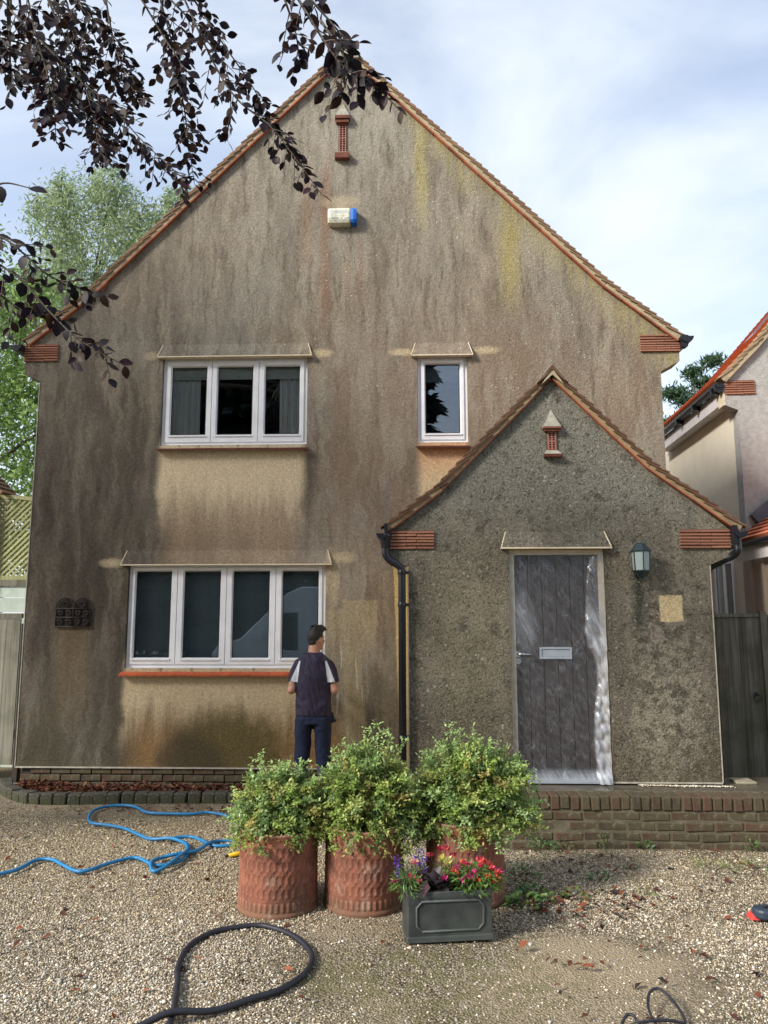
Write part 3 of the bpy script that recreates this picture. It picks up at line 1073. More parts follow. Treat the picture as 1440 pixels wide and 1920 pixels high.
verge(proof, PRV, PY - 0.045, tile_p, M['undercloak'], M['mortar2'], 0.10, 0.075, 10.0, 0.011, 0.068)
rp = [(1.29 - 0.135, 3.935), (1.29, 4.085), (1.29 + 0.135, 3.935), (1.29 + 0.135, 3.96), (1.29, 4.118), (1.29 - 0.135, 3.96)]
for k in range(4):
    y0 = PY - 0.075 + k * 0.42
    MB().prism([(1.29 - 0.14, 3.955), (1.29 - 0.09, 3.99), (1.29, 4.082), (1.29 + 0.09, 3.99), (1.29 + 0.14, 3.955), (1.29, 4.128)], y0, y0 + 0.415).build('ridge_tile', M['ptile'], proof)
MB().prism([(1.29 - 0.10, 3.945), (1.29, 4.035), (1.29 + 0.10, 3.945), (1.29, 4.090)], PY - 0.068, PY - 0.04).build('ridge_mortar', M['mortar'], proof)
corbel(house, -0.196, 0.212, 2.468, 2.634, PY, 6)
corbel(house, 2.362, 2.792, 2.462, 2.634, PY, 6)
slit_vent(1.276, PY, 3.725, 3.560, 3.518, 3.33, 3.328, 3.284, 0.080, 0.033, M['cement'])
# porch gutters and downpipes
pg = gutter(-0.245, 2.600, PY - 0.10, WY - 0.01, 0.050)
MB().box(-0.225, -0.196, PY - 0.09, PY - 0.02, 2.50, 2.69).build('gutter_bracket', M['black'], pg)
pp = catmull([(-0.215, PY - 0.05, 2.57), (-0.215, PY - 0.05, 2.47), (-0.212, PY - 0.05, 2.415), (-0.175, PY - 0.05, 2.365), (-0.115, PY - 0.05, 2.330), (-0.078, PY - 0.05, 2.290), (-0.072, PY - 0.05, 2.22)], 5)
dp = MB().tube(pp + [Vector((-0.072, PY - 0.05, 0.30))], 0.033, 14).build('downpipe', M['black'], house, True)
MB().lathe([(0.038, 2.475), (0.040, 2.48), (0.040, 2.545), (0.056, 2.575), (0.056, 2.60)], -0.215, PY - 0.05, 14).build('outlet', M['black'], dp, True)
for zz in (2.26, 1.98, 0.86):
    MB().lathe([(0.037, zz - 0.02), (0.038, zz - 0.018), (0.038, zz + 0.018), (0.037, zz + 0.02)], -0.072, PY - 0.05, 14).build('pipe_collar', M['black'], dp, True)
    MB().box(-0.042, -0.012, PY - 0.035, PY - 0.012, zz - 0.012, zz + 0.012).build('pipe_clip', M['black'], dp)
pg2 = gutter(2.855, 2.600, PY - 0.10, WY - 0.01, 0.055)
MB().box(2.795, 2.83, PY - 0.09, PY - 0.02, 2.50, 2.66).build('gutter_bracket', M['black'], pg2)
pp = catmull([(2.835, PY - 0.05, 2.57), (2.835, PY - 0.05, 2.48), (2.833, PY - 0.05, 2.44), (2.81, PY + 0.0, 2.40), (2.74, PY + 0.06, 2.36), (2.66, PY + 0.12, 2.31), (2.645, PY + 0.14, 2.25)], 5)
MB().tube(pp + [Vector((2.645, PY + 0.14, 0.30))], 0.033, 12).build('downpipe', M['black'], house, True)

# ---- front door
def door_mat():
    g = G('dark_stained_boards')
    x, y, z = g.xyz()
    gr = g.noise(1.0, 5, 0.6, g.vec(x * 45.0, 0.0, z * 2.2))
    c = g.mix(g.ss(gr, 0.35, 0.68), (0.022, 0.016, 0.015), (0.048, 0.035, 0.031))
    c = g.mix(g.ss(g.noise(5.0, 3), 0.5, 0.75) * 0.4, c, (0.065, 0.050, 0.045))
    return g.done(g.bsdf(c, 0.6, g.bump(gr, 0.35, 0.004), 0, 0.35))


M['door'] = door_mat()
M['chrome'] = mat('satin_chrome', (0.62, 0.63, 0.66), (0.5, 0.5, 0.54), 30, rough=0.28, metal=1.0)
M['alu'] = mat('grey_letter_plate', (0.50, 0.53, 0.58), (0.44, 0.47, 0.52), 10, rough=0.42, metal=0.35)
mb = MB()
ring_rect(mb, D_H[0] + 0.003, D_H[1] - 0.003, 0.44, D_H[3] - 0.003, 0.045, PY + 0.035, PY + 0.12)
door = mb.build('front_door', M['cream'], house)
nb = 6
bx0, bx1 = 0.918, 1.654
for k in range(nb):
    a = bx0 + (bx1 - bx0) * k / nb + 0.004
    b = bx0 + (bx1 - bx0) * (k + 1) / nb - 0.004
    MB().hexa([(a, PY + 0.072, 0.522), (b, PY + 0.072, 0.522), (b + 0.003, PY + 0.10, 0.522), (a - 0.003, PY + 0.10, 0.522)],
              [(a, PY + 0.072, 2.415), (b, PY + 0.072, 2.415), (b + 0.003, PY + 0.10, 2.415), (a - 0.003, PY + 0.10, 2.415)]).build('door_board', M['door'], door, bevel=0.005)
MB().box(0.915, 1.657, PY + 0.094, PY + 0.115, 0.50, 2.418).build('door_backing', M['dark'], door)
MB().box(0.912, 1.660, PY - 0.02, PY + 0.11, 0.486, 0.512).build('threshold', M['alu'], door)
mb = MB()
ring_rect(mb, 1.124, 1.402, 1.512, 1.612, 0.022, PY + 0.052, PY + 0.070, 0.006)
lp = mb.build('letter_plate', M['alu'], door)
MB().box(1.145, 1.381, PY + 0.060, PY + 0.069, 1.533, 1.591).build('letter_flap', M['alu'], door)
hd = MB().tube([(0.938, PY + 0.07, 1.552), (0.938, PY + 0.02, 1.552), (0.95, PY + 0.012, 1.553), (1.045, PY + 0.012, 1.552)], [0.010, 0.010, 0.011, 0.008], 10).build('door_handle', M['chrome'], door, True)
for zz in (1.552, 1.490):
    rs = [[(0.938 + 0.025 * math.cos(t), yy, zz + 0.025 * math.sin(t)) for t in [2 * math.pi * k / 16 for k in range(16)]] for yy in (PY + 0.071, PY + 0.062)]
    MB().loft(rs).build('escutcheon', M['chrome'], door)

# ------------------------------------------------------------------ ground
def gz(x, y):
    t = np.clip((y - 5.9) / 1.4, 0, 1)
    return 0.1 - 0.05 * t * t * (3 - 2 * t)


def ground_mat():
    g = G('gravel_bed')
    x, y, z = g.xyz()
    d, col = g.voro(85.0)
    sp = g.nt.nodes.new('ShaderNodeSeparateColor')
    g.put(sp.inputs[0], col)
    c = g.ramp(S(g, sp.outputs[0]), [(0.0, (0.13, 0.10, 0.062)), (0.35, (0.24, 0.19, 0.12)), (0.7, (0.37, 0.31, 0.21)), (1.0, (0.50, 0.44, 0.33))])
    c = g.mix(g.ss(d, 0.42, 0.72), c, (0.060, 0.045, 0.028))
    dust = g.ss(g.noise(1.1, 5, 0.65, g.vec(x + 9.0, y, z)), 0.46, 0.66)
    c = g.mix(dust * 0.6, c, (0.33, 0.265, 0.175))
    big = g.noise(0.9, 5, 0.6)
    c = g.mix(g.ss(big, 0.48, 0.66) * 0.55, c, (0.115, 0.090, 0.052))
    moss = g.ss(g.noise(1.7, 5, 0.65), 0.54, 0.70)
    c = g.mix(moss * 0.5, c, (0.105, 0.095, 0.040))
    for (a, b_, ra, rb, k) in ((0.95, 4.25, 0.50, 0.34, 0.8), (0.7, 3.85, 0.55, 0.5, 0.55)):
        ex = (x - a + (big - 0.5) * 0.6) / ra
        ey = (y - b_ + (big - 0.5) * 0.5) / rb
        c = g.mix(g.ss(ex * ex + ey * ey, 1.3, 0.1) * k, c, g.mix(g.noise(50.0, 3), (0.40, 0.32, 0.21), (0.30, 0.235, 0.15)))
    ex = (x - 0.15 + (big - 0.5) * 0.8) / 0.75
    ey = (y - 4.0) / 0.5
    c = g.mix(g.ss(ex * ex + ey * ey, 1.3, 0.2) * g.ss(g.noise(12.0, 4), 0.4, 0.6) * 0.6, c, (0.15, 0.135, 0.055))
    h = 1.0 - d + g.noise(40.0, 3) * 0.3
    return g.done(g.bsdf(c, 0.9, g.bump(h, 0.8, 0.012), 0, 0.25))


M['ground'] = ground_mat()
gx = np.concatenate([np.linspace(-80, -8, 10), np.linspace(-7.5, 7.5, 61), np.linspace(8, 80, 10)])
gy = np.concatenate([np.linspace(-60, -1, 10), np.linspace(0, 10, 51), np.linspace(11, 90, 14)])
GX, GY = np.meshgrid(gx, gy)
und = 0.008 * np.sin(GX * 2.1 + GY * 0.7) + 0.007 * np.sin(GY * 2.9 - GX * 1.3)
und = np.where((abs(GX) < 7.6) & (GY > -0.1) & (GY < 7.2), und, 0)
V = np.stack([GX, GY, gz(GX, GY) - 0.012 + und], -1).reshape(-1, 3)
nx = len(gx)
ii = (np.arange(len(gy) - 1)[:, None] * nx + np.arange(nx - 1)[None, :]).ravel()
F = np.stack([ii, ii + 1, ii + nx + 1, ii + nx], 1)
ground = struct(np_mesh('ground', V, F, M['ground'], smooth=True))

# loose gravel stones
def stone_mat():
    g = G('gravel_stone')
    c = g.tint()
    k = g.ss(g.noise(160.0, 2), 0.3, 0.7) * 0.35 + 0.82
    c = g.mix(1.0, c, g.vec(k, k, k), 'MULTIPLY')
    return g.done(g.bsdf(c, 0.82, None, 0, 0.3))


M['stone'] = stone_mat()
def vnoise(x, y, s, seed):
    r = np.random.default_rng(seed)
    a = r.uniform(0, 6.28, 12)
    k = r.normal(size=(12, 2)) * s
    return sum(np.sin(x * k[i, 0] + y * k[i, 1] + a[i]) for i in range(12)) / 12


N = 230000
sy = 3.0 + 5.2 * nrg.random(N * 2) ** 1.15
sx = nrg.uniform(-1, 1, N * 2) * (0.58 * sy + 0.75) - 0.03 * sy
dens = 0.62 + 1.5 * vnoise(sx, sy, 1.5, 3) + 0.6 * vnoise(sx, sy, 5.0, 4)
wear = np.exp(-((sx - 0.75) / 0.55) ** 2 - ((sy - 3.9) / 0.7) ** 2) + 0.7 * np.exp(-((sx + 0.1) / 0.5) ** 2 - ((sy - 4.1) / 0.5) ** 2)
wear = wear + 1.1 * np.exp(-((sx - 0.95) / 0.42) ** 2 - ((sy - 4.25) / 0.30) ** 2)
dens = dens - 0.95 * wear
keep = nrg.random(N * 2) < np.clip(dens, 0.05, 1.0)
keep &= ~((sx > 0.5) & (sy > 6.12)) & ~((sy > 7.45) & (sx > -4.3) & (sx < -0.3)) & ~((sx > -0.1) & (sy > 6.5)) & (sy < 8.15)
sx, sy = sx[keep][:N], sy[keep][:N]
n = len(sx)
base = np.array([[1, 0, 0], [0, 1, 0], [-1, 0, 0], [0, -1, 0], [0, 0, 1], [0, 0, -1]], dtype=float)
tri = np.array([[0, 1, 4], [1, 2, 4], [2, 3, 4], [3, 0, 4], [1, 0, 5], [2, 1, 5], [3, 2, 5], [0, 3, 5]])
sz = 0.0034 + 0.0050 * nrg.random(n) ** 2.2
sz *= np.where(nrg.random(n) < 0.03, 1.9, 1.0)
ax = np.stack([nrg.uniform(0.8, 1.5, n), nrg.uniform(0.6, 1.1, n), nrg.uniform(0.40, 0.8, n)], 1) * sz[:, None]
P = base[None] * ax[:, None, :] * nrg.uniform(0.72, 1.25, (n, 6, 1)) + nrg.normal(size=(n, 6, 3)) * (sz * 0.16)[:, None, None]
a = nrg.uniform(0, 6.28, n)
til = nrg.normal(size=n) * 0.35
c_, s_ = np.cos(til)[:, None], np.sin(til)[:, None]
Px, Pz = P[..., 0] * c_ - P[..., 2] * s_, P[..., 0] * s_ + P[..., 2] * c_
P = np.stack([Px, P[..., 1], Pz], -1)
c_, s_ = np.cos(a)[:, None], np.sin(a)[:, None]
P = np.stack([P[..., 0] * c_ - P[..., 1] * s_, P[..., 0] * s_ + P[..., 1] * c_, P[..., 2]], -1)
und = 0.008 * np.sin(sx * 2.1 + sy * 0.7) + 0.007 * np.sin(sy * 2.9 - sx * 1.3)
ctr = np.stack([sx, sy, gz(sx, sy) - 0.012 + und + ax[:, 2] * 0.45], 1)
V = (ctr[:, None] + P).reshape(-1, 3)
F = (np.arange(n)[:, None, None] * 6 + tri[None]).reshape(-1, 3)
pal = np.array([[0.72, 0.64, 0.51], [0.56, 0.47, 0.34], [0.40, 0.32, 0.21], [0.80, 0.75, 0.65], [0.48, 0.43, 0.36], [0.22, 0.165, 0.11], [0.62, 0.50, 0.33], [0.60, 0.57, 0.52]])
ci = nrg.choice(8, n, p=[0.17, 0.18, 0.16, 0.12, 0.09, 0.14, 0.08, 0.06])
cc = pal[ci] * nrg.uniform(0.55, 1.3, (n, 1))
gr_ = np.clip(0.5 + 1.6 * vnoise(sx, sy, 1.1, 9), 0, 1)[:, None]
cc = cc * (1 - 0.22 * gr_) * (1 - gr_ * np.array([[0.0, 0.03, 0.12]]))
far = np.clip((sy - 4.6) / 2.2, 0, 1)[:, None]
cc = cc * (1 - far * np.array([[0.05, 0.10, 0.22]]))
gravel = np_mesh('gravel', V, F, M['stone'], None, (0, 5, 0.1), np.repeat(cc, 6, 0))
tag(gravel, 'loose cream and brown gravel covering the whole drive', 'gravel', kind='stuff')

# ------------------------------------------------------------------ brick terrace in front of the door
def slab_mat():
    g = G('wet_paving')
    c = g.mix(g.ss(g.noise(3.5, 5, 0.6), 0.35, 0.65), (0.120, 0.098, 0.072), (0.065, 0.054, 0.040))
    c = g.mix(g.ss(g.noise(12.0, 4), 0.5, 0.7) * 0.5, c, (0.085, 0.078, 0.040))
    rg = g.ss(g.noise(2.0, 4), 0.4, 0.6, 0.28, 0.62)
    return g.done(g.bsdf(c, rg, g.bump(g.noise(60.0, 3), 0.3, 0.004), 0, 0.5))


M['slab'] = slab_mat()
M['jmortar'] = mat('dirty_lime_mortar', (0.17, 0.145, 0.095), (0.10, 0.088, 0.055), 15, bump=0.5)
TZ = 0.478
terr = thing('brick_terrace', 'low weathered brick retaining wall with wet paving in front of the door', 'terrace', (2.3, 6.2, 0.05))
MB().box(0.46, 5.2, 6.169, 6.98, 0.0, TZ - 0.014).build('mortar_core', M['jmortar'], terr)
bk2 = [chamfer_brick(0.214, 0.10, 0.065, 0.007, 0.004, seed=20 + k) for k in range(5)]
cop = [chamfer_brick(0.068, 0.215, 0.103, 0.008, 0.004, seed=40 + k) for k in range(5)]
for b in bk2 + cop:
    b.materials.append(M['brick'])
for row in range(5):
    zz = TZ - 0.103 - 0.012 - 0.0325 - row * 0.076
    for k in range(22):
        xx = 0.55 + k * 0.225 + (row % 2) * 0.112
        if xx > 5.1:
            continue
        inst(bk2[(k * 7 + row * 3) % 5], 'brick', terr, (xx + rnd.uniform(-0.004, 0.004), 6.214 + rnd.uniform(-0.007, 0.005), zz), (rnd.uniform(-0.02, 0.02), rnd.uniform(-0.012, 0.012), rnd.uniform(-0.02, 0.02)), (1, 1, 1))
for k in range(60):
    xx = 0.50 + k * 0.0785
    if xx > 5.15:
        break
    inst(cop[k % 5], 'coping_brick', terr, (xx, 6.262 + rnd.uniform(-0.007, 0.005), TZ - 0.050 + rnd.uniform(-0.004, 0.004)), (rnd.uniform(-0.02, 0.02), rnd.uniform(-0.02, 0.02), rnd.uniform(-0.02, 0.02)))
xs = [0.47, 1.02, 1.63, 2.20, 2.83, 3.5, 4.2, 5.1]
for a, b in zip(xs[:-1], xs[1:]):
    y1 = PY + 0.0 if b < 2.6 else 6.94
    for (p, q) in ((6.378, y1 - 0.005),):
        MB().box(a + 0.005, b - 0.005, p, q, TZ - 0.06, TZ - rnd.uniform(0.0, 0.006)).build('paving_slab', M['slab'], terr, bevel=0.006)
# concrete block lying on the paving and a line of swept chippings
bl = MB().box(2.735, 2.90, 6.62, 6.80, TZ - 0.002, TZ + 0.022).build('paving_block', mat('pale_concrete', (0.36, 0.32, 0.22), (0.26, 0.23, 0.15), 12, bump=0.4), bevel=0.008)
tag(bl, 'pale flat concrete block lying on the paving by the dark gate', 'block')
nn = 260
cx = nrg.uniform(1.9, 2.66, nn)
cy = PY - 0.03 - np.abs(nrg.normal(size=nn)) * 0.02 - (cx - 1.9) * 0.05
P = base[None] * (0.006 + 0.006 * nrg.random(nn))[:, None, None] * nrg.uniform(0.6, 1.3, (nn, 6, 1)) * np.array([1, 1, 0.6])
V = (np.stack([cx, cy, np.full(nn, TZ + 0.006)], 1)[:, None] + P).reshape(-1, 3)
F = (np.arange(nn)[:, None, None] * 6 + tri[None]).reshape(-1, 3)
ch = np_mesh('render_chippings', V, F, M['stone'], None, (2.2, 6.5, TZ), np.repeat(pal[nrg.choice(4, nn)], 6, 0))
tag(ch, 'line of pale fallen chippings on the paving below the porch wall', 'chippings', kind='stuff')

# ------------------------------------------------------------------ planting bed by the wall
def moss_stone():
    g = G('mossy_edging')
    c = g.mix(g.ss(g.noise(12.0, 4, 0.6), 0.35, 0.65), (0.085, 0.080, 0.062), (0.040, 0.038, 0.030))
    c = g.mix(g.ss(g.noise(6.0, 4), 0.5, 0.65) * 0.7, c, (0.065, 0.072, 0.030))
    c = g.mix(g.ss(g.noise(30.0, 3, 0.7), 0.60, 0.70) * 0.6, c, (0.26, 0.25, 0.20))
    return g.done(g.bsdf(c, 0.9, g.bump(g.noise(45.0, 4, 0.6), 0.8, 0.012), 0, 0.25))


M['moss'] = moss_stone()
edge = thing('bed_edging', 'curved row of dark mossy edging stones around the narrow bed', 'edging', (-3.0, 7.65, 0.05))
kp = catmull([(-4.42, 8.35, 0), (-4.30, 8.12, 0), (-4.12, 7.90, 0), (-3.89, 7.72, 0), (-3.66, 7.64, 0), (-3.40, 7.64, 0), (-3.00, 7.68, 0), (-2.50, 7.72, 0), (-1.95, 7.74, 0), (-1.3, 7.76, 0), (-0.7, 7.78, 0)], 24)
acc, last, kb = 0.0, kp[0], 0
eb = [chamfer_brick(0.124, 0.12, 0.17, 0.009, 0.008, seed=60 + k) for k in range(5)]
for b in eb:
    b.materials.append(M['moss'])
for p, q in zip(kp[:-1], kp[1:]):
    acc += (q - p).length
    if acc > 0.122:
        acc = 0
        t = (q - p)
        inst(eb[kb % 5], 'edging_stone', edge, (p.x, p.y, 0.05 + rnd.uniform(-0.006, 0.008)), (0, 0, math.atan2(t.y, t.x) + rnd.uniform(-0.06, 0.06)))
        kb += 1
soil_m = mat('dark_soil', (0.045, 0.030, 0.020), (0.025, 0.018, 0.013), 20, bump=0.6, bscale=50, bdist=0.02)
soil = struct(MB().prism_z([(-4.35, 8.24), (-4.05, 7.92), (-3.7, 7.74), (-3.3, 7.74), (-0.1, 7.84), (-0.1, 8.24)], -0.02, 0.085).build('soil', soil_m))


def litter_mesh(name, pts, size, cols, label, mcol, lift=0.012):
    n = len(pts)
    D = rand_dirs(n)
    D[:, 2] *= 0.35
    Nn = rand_dirs(n) * 0.5
    Nn[:, 2] += 1.0
    V, F = leaf_quads(np.asarray(pts), D, Nn, size[0] + (size[1] - size[0]) * nrg.random(n), (size[0] + (size[1] - size[0]) * nrg.random(n)) * 0.6, 0.28)
    c = np.array(cols)[nrg.choice(len(cols), n)] * nrg.uniform(0.6, 1.25, (n, 1))
    o = np_mesh(name, V, F, mcol, None, tuple(np.mean(pts, 0)), np.repeat(c, 4, 0))
    tag(o, label, 'leaves', kind='stuff')
    return o


M['dead'] = leafmat('dead_leaf', 0.12, 0.7, 0.2)
n = 2600
lx = nrg.uniform(-4.2, -0.3, n)
ly = 7.80 + (lx < -3.7) * (-(lx + 3.7)) * 0.45 + nrg.random(n) * 0.36
ly = np.minimum(ly, 8.17)
litter_mesh('dead_leaves', np.stack([lx, ly, 0.09 + nrg.random(n) ** 2 * 0.05], 1), (0.03, 0.075), [(0.12, 0.038, 0.022), (0.17, 0.060, 0.030), (0.08, 0.030, 0.020), (0.20, 0.10, 0.055)], 'drift of red-brown fallen beech leaves filling the bed by the wall', M['dead'])
n = 800
lx = nrg.uniform(-3.4, 3.0, n)
ly = 3.6 + nrg.random(n) * 3.4
sel = nrg.random(n) < np.clip(0.25 + 0.5 * (lx > 0.5) + 0.4 * (ly > 6.9), 0, 1)
lx, ly = lx[sel], ly[sel]
lx = np.concatenate([lx, nrg.normal(1.0, 0.22, 90), nrg.normal(-2.4, 1.0, 90)])
ly = np.concatenate([ly, nrg.normal(5.0, 0.10, 90), nrg.normal(7.38, 0.07, 90)])
ok = ~((lx > 0.4) & (ly > 6.12))
lx, ly = lx[ok], ly[ok]
litter_mesh('scattered_leaves', np.stack([lx, ly, gz(lx, ly) + 0.006], 1), (0.025, 0.075), [(0.17, 0.050, 0.026), (0.26, 0.085, 0.040), (0.10, 0.038, 0.024), (0.045, 0.030, 0.030)], 'scattered dry brown leaves lying about on the gravel', M['dead'])

# ------------------------------------------------------------------ neighbour on the right
M['ntile'] = tile_mat('bright_orange_roof_tile', (0.58, 0.205, 0.105), (0.48, 0.160, 0.080), 0.15, 0.10)
M['nwall'] = mat('cream_side_render', (0.88, 0.80, 0.63), (0.82, 0.74, 0.58), 2.5, bump=0.15, bscale=80)
M['nfront'] = mat('grey_roughcast', (0.47, 0.465, 0.43), (0.36, 0.355, 0.325), 14, bump=0.8, bscale=55, bdist=0.02)
M['fascia'] = mat('white_fascia', (0.70, 0.66, 0.64), (0.62, 0.58, 0.56), 6, rough=0.5)
NY = 10.0
nb_ = thing('neighbouring_house', 'neighbouring house with orange tiled roof, cream side wall and roof windows', 'house', (4.45, NY, 0))
NV = [(4.30, 5.03), (4.75, 5.49), (8.05, 9.25)]
NVR = [(11.8, 5.03), (11.35, 5.49), (8.05, 9.25)]
npoly = [(4.455, 0), (11.6, 0), (11.6, 5.05), (11.35, 5.50), (8.05, 9.26), (4.75, 5.50), (4.30, 5.06), (4.30, 4.72), (4.32, 4.71), (4.46, 4.645)]
MB().prism(npoly, NY, NY + 0.2).build('gable_wall', M['nfront'], nb_)
MB().box(4.462, 4.70, NY + 0.201, 18.0, 0, 4.95).build('side_wall', M['nwall'], nb_)
MB().box(4.275, 4.299, NY + 0.004, NY + 0.20, 4.72, 5.0).build('corbel_end', M['cream'], nb_)
c_n = corbel(nb_, 4.302, 4.690, 4.862, 5.060, NY, 6)
mb = MB()
stepped_slope(mb, NV, NY + 0.05, 11.8, 0.105, 0.10, 0.014)
stepped_slope(mb, NVR, NY + 0.05, 11.8, 0.105, 0.10, 0.014)
stepped_slope(mb, [(4.30, 5.04), (4.82, 5.55)], 11.8, 14.0, 0.100, 0.10, 0.014)
nroof = mb.build('roof', M['ntile'], nb_)
tile_n = tile_mesh(0.24, 0.17, 0.015, tile_mat('pale_verge_tile', (0.42, 0.30, 0.19), (0.33, 0.22, 0.13), 0.4))
verge(nroof, NV[:2] + [(6.4, 7.37)], NY - 0.06, tile_n, M['mortar'], M['mortar'])
# gutter, fascia, brackets along the side eave
prof = [(4.225 + 0.06 * math.cos(t), 5.015 + 0.06 * math.sin(t)) for t in [math.pi + math.pi * k / 8 for k in range(9)]]
inner = [(4.225 + 0.054 * math.cos(t), 5.015 + 0.054 * math.sin(t)) for t in [2 * math.pi - math.pi * k / 8 for k in range(9)]]
ng = MB().prism(prof + inner, NY - 0.03, 13.1).build('gutter', M['black'], nb_)
MB().prism(prof, NY - 0.035, NY - 0.025).build('gutter_end', M['black'], ng)
for yy in (NY - 0.02, NY + 0.13, NY + 0.95, NY + 1.75):
    MB().prism([(4.155, 4.99), (4.17, 4.925), (4.215, 4.910), (4.275, 4.905), (4.29, 4.99)], yy, yy + 0.05).build('gutter_bracket', M['black'], ng)
MB().box(4.283, 4.30, NY + 0.201, 13.1, 4.76, 4.98).build('fascia', M['fascia'], nb_)
MB().box(4.301, 4.461, NY + 0.201, 13.1, 4.76, 4.78).build('soffit', M['fascia'], nb_)
# roof windows lying in the slope
for (xa, xb, ya, yb) in ((5.0, 5.5, 10.70, 11.05),):
    def zr(x):
        return 5.04 + 1.022 * (min(x, 4.75) - 4.30) + (1.139 * (x - 4.75) if x > 4.75 else 0) + 0.150
    fr = MB()
    for (p, q, r, s) in ((xa, xb, ya, ya + 0.06), (xa, xb, yb - 0.06, yb), (xa, xa + 0.07, ya + 0.061, yb - 0.061), (xb - 0.07, xb, ya + 0.061, yb - 0.061)):
        fr.hexa([(p, r, zr(p) - 0.03), (q, r, zr(q) - 0.03), (q, s, zr(q) - 0.03), (p, s, zr(p) - 0.03)], [(p, r, zr(p) + 0.02), (q, r, zr(q) + 0.02), (q, s, zr(q) + 0.02), (p, s, zr(p) + 0.02)])
    rw = fr.build('roof_window', mat('grey_roof_window_frame', (0.20, 0.20, 0.24), rough=0.5), nb_)
    MB().hexa([(xa + 0.07, ya + 0.06, zr(xa + 0.07)), (xb - 0.07, ya + 0.06, zr(xb - 0.07)), (xb - 0.07, yb - 0.06, zr(xb - 0.07)), (xa + 0.07, yb - 0.06, zr(xa + 0.07))],
              [(xa + 0.07, ya + 0.06, zr(xa + 0.07) + 0.008), (xb - 0.07, ya + 0.06, zr(xb - 0.07) + 0.008), (xb - 0.07, yb - 0.06, zr(xb - 0.07) + 0.008), (xa + 0.07, yb - 0.06, zr(xa + 0.07) + 0.008)]).build('pane', mat('roof_glass', (0.10, 0.13, 0.18), rough=0.35), rw)
# small dormer hump at the back of the slope
# side window
sw = MB()
def side_ring(mb, x, y0, y1, z0, z1, w, t):
    mb.box(x - t, x + 0.02, y0, y1, z0, z0 + w)
    mb.box(x - t, x + 0.02, y0, y1, z1 - w, z1)
    mb.box(x - t + 0.001, x + 0.02, y0, y0 + w, z0 + w, z1 - w)
    mb.box(x - t + 0.001, x + 0.02, y1 - w, y1, z0 + w, z1 - w)
side_ring(sw, 4.462, 10.52, 10.86, 1.2, 2.66, 0.05, 0.022)
side_ring(sw, 4.462, 10.862, 11.25, 1.2, 2.66, 0.05, 0.022)
swo = sw.build('window', M['upvc'], nb_)
for a, b in ((10.56, 10.82), (10.90, 11.21)):
    MB().box(4.452, 4.456, a, b, 1.24, 2.62).build('pane', mat('grey_sky_glass', (0.22, 0.24, 0.25), rough=0.08, spec=0.8), swo)
# projecting side porch: tiled lean-to roof, white fascia, gutter
mb = MB()
stepped_slope(mb, [(4.30, 2.80), (6.2, 4.2)], 7.6, NY - 0.01, 0.05, 0.11, 0.022)
lt = mb.build('lean_to_roof', M['ntile'], nb_)
MB().hexa([(4.62, NY - 0.10, 3.05), (6.2, NY - 0.10, 4.235), (6.2, NY - 0.012, 4.235), (4.62, NY - 0.012, 3.05)], [(4.50, NY - 0.10, 3.20), (6.0, NY - 0.10, 4.45), (6.0, NY - 0.012, 4.45), (4.50, NY - 0.012, 3.20)]).build('lead_flashing', mat('lead_flashing', (0.13, 0.14, 0.17), (0.09, 0.10, 0.12), 8, rough=0.5), lt)
prof = [(4.25 + 0.05 * math.cos(t), 2.80 + 0.05 * math.sin(t)) for t in [math.pi + math.pi * k / 8 for k in range(9)]]
MB().prism(prof, 7.6, NY - 0.005).build('lean_to_gutter', M['black'], nb_)
MB().box(4.302, 4.32, 7.6, NY - 0.005, 2.58, 2.79).build('lean_to_fascia', M['fascia'], nb_)
MB().box(4.40, 4.50, 7.8, NY - 0.005, 0.0, 2.60).build('lean_to_wall', mat('brown_boarding', (0.50, 0.40, 0.31), (0.42, 0.33, 0.26), 5), nb_)
for k in range(6):
    MB().box(4.37, 4.40, 7.9 + k * 0.36, 7.96 + k * 0.36, 0.1, 2.60).build('boarding_batten', mat('brown_boarding', (0.54, 0.44, 0.35), (0.46, 0.37, 0.29), 5), nb_)

nb_.rotation_euler = (0, 0, R(-3.0))

# ------------------------------------------------------------------ timber gate and fence between the houses
def fence_mat(name, a, b, green):
    g = G(name)
    x, y, z = g.xyz()
    gr = g.noise(1.0, 5, 0.6, g.vec(x * 40.0, y * 40.0, z * 1.6))
    c = g.mix(g.ss(gr, 0.33, 0.68), a, b)
    c = g.mix(g.ss(g.noise(4.0, 4), 0.45, 0.65) * green, c, (0.060, 0.075, 0.030))
    k = g.rand() * 0.5 + 0.75
    c = g.mix(1.0, c, g.vec(k, k, k), 'MULTIPLY')
    return g.done(g.bsdf(c, 0.85, g.bump(gr, 0.4, 0.005), 0, 0.25))


M['gatewood'] = fence_mat('dark_mossy_fence_wood', (0.115, 0.108, 0.082), (0.21, 0.19, 0.145), 0.45)
gate = thing('timber_gate', 'dark mossy feather-edge timber gate with black ring handle between the houses', 'gate', (3.25, 8.0, 0.1))
for k in range(10):
    a = 2.85 + k * 0.0775
    MB().hexa([(a, 8.0, 0.12), (a + 0.088, 7.978, 0.12), (a + 0.088, 8.0, 0.12), (a, 8.006, 0.12)], [(a, 8.0, 1.87), (a + 0.088, 7.978, 1.87), (a + 0.088, 8.0, 1.87), (a, 8.006, 1.87)]).build('gate_board', M['gatewood'], gate)
MB().box(2.84, 3.622, 7.968, 8.02, 1.871, 1.905).build('capping_rail', M['gatewood'], gate)
for zz in (0.35, 1.55):
    MB().box(2.85, 3.62, 8.008, 8.05, zz, zz + 0.09).build('rail', M['gatewood'], gate)
rg = MB()
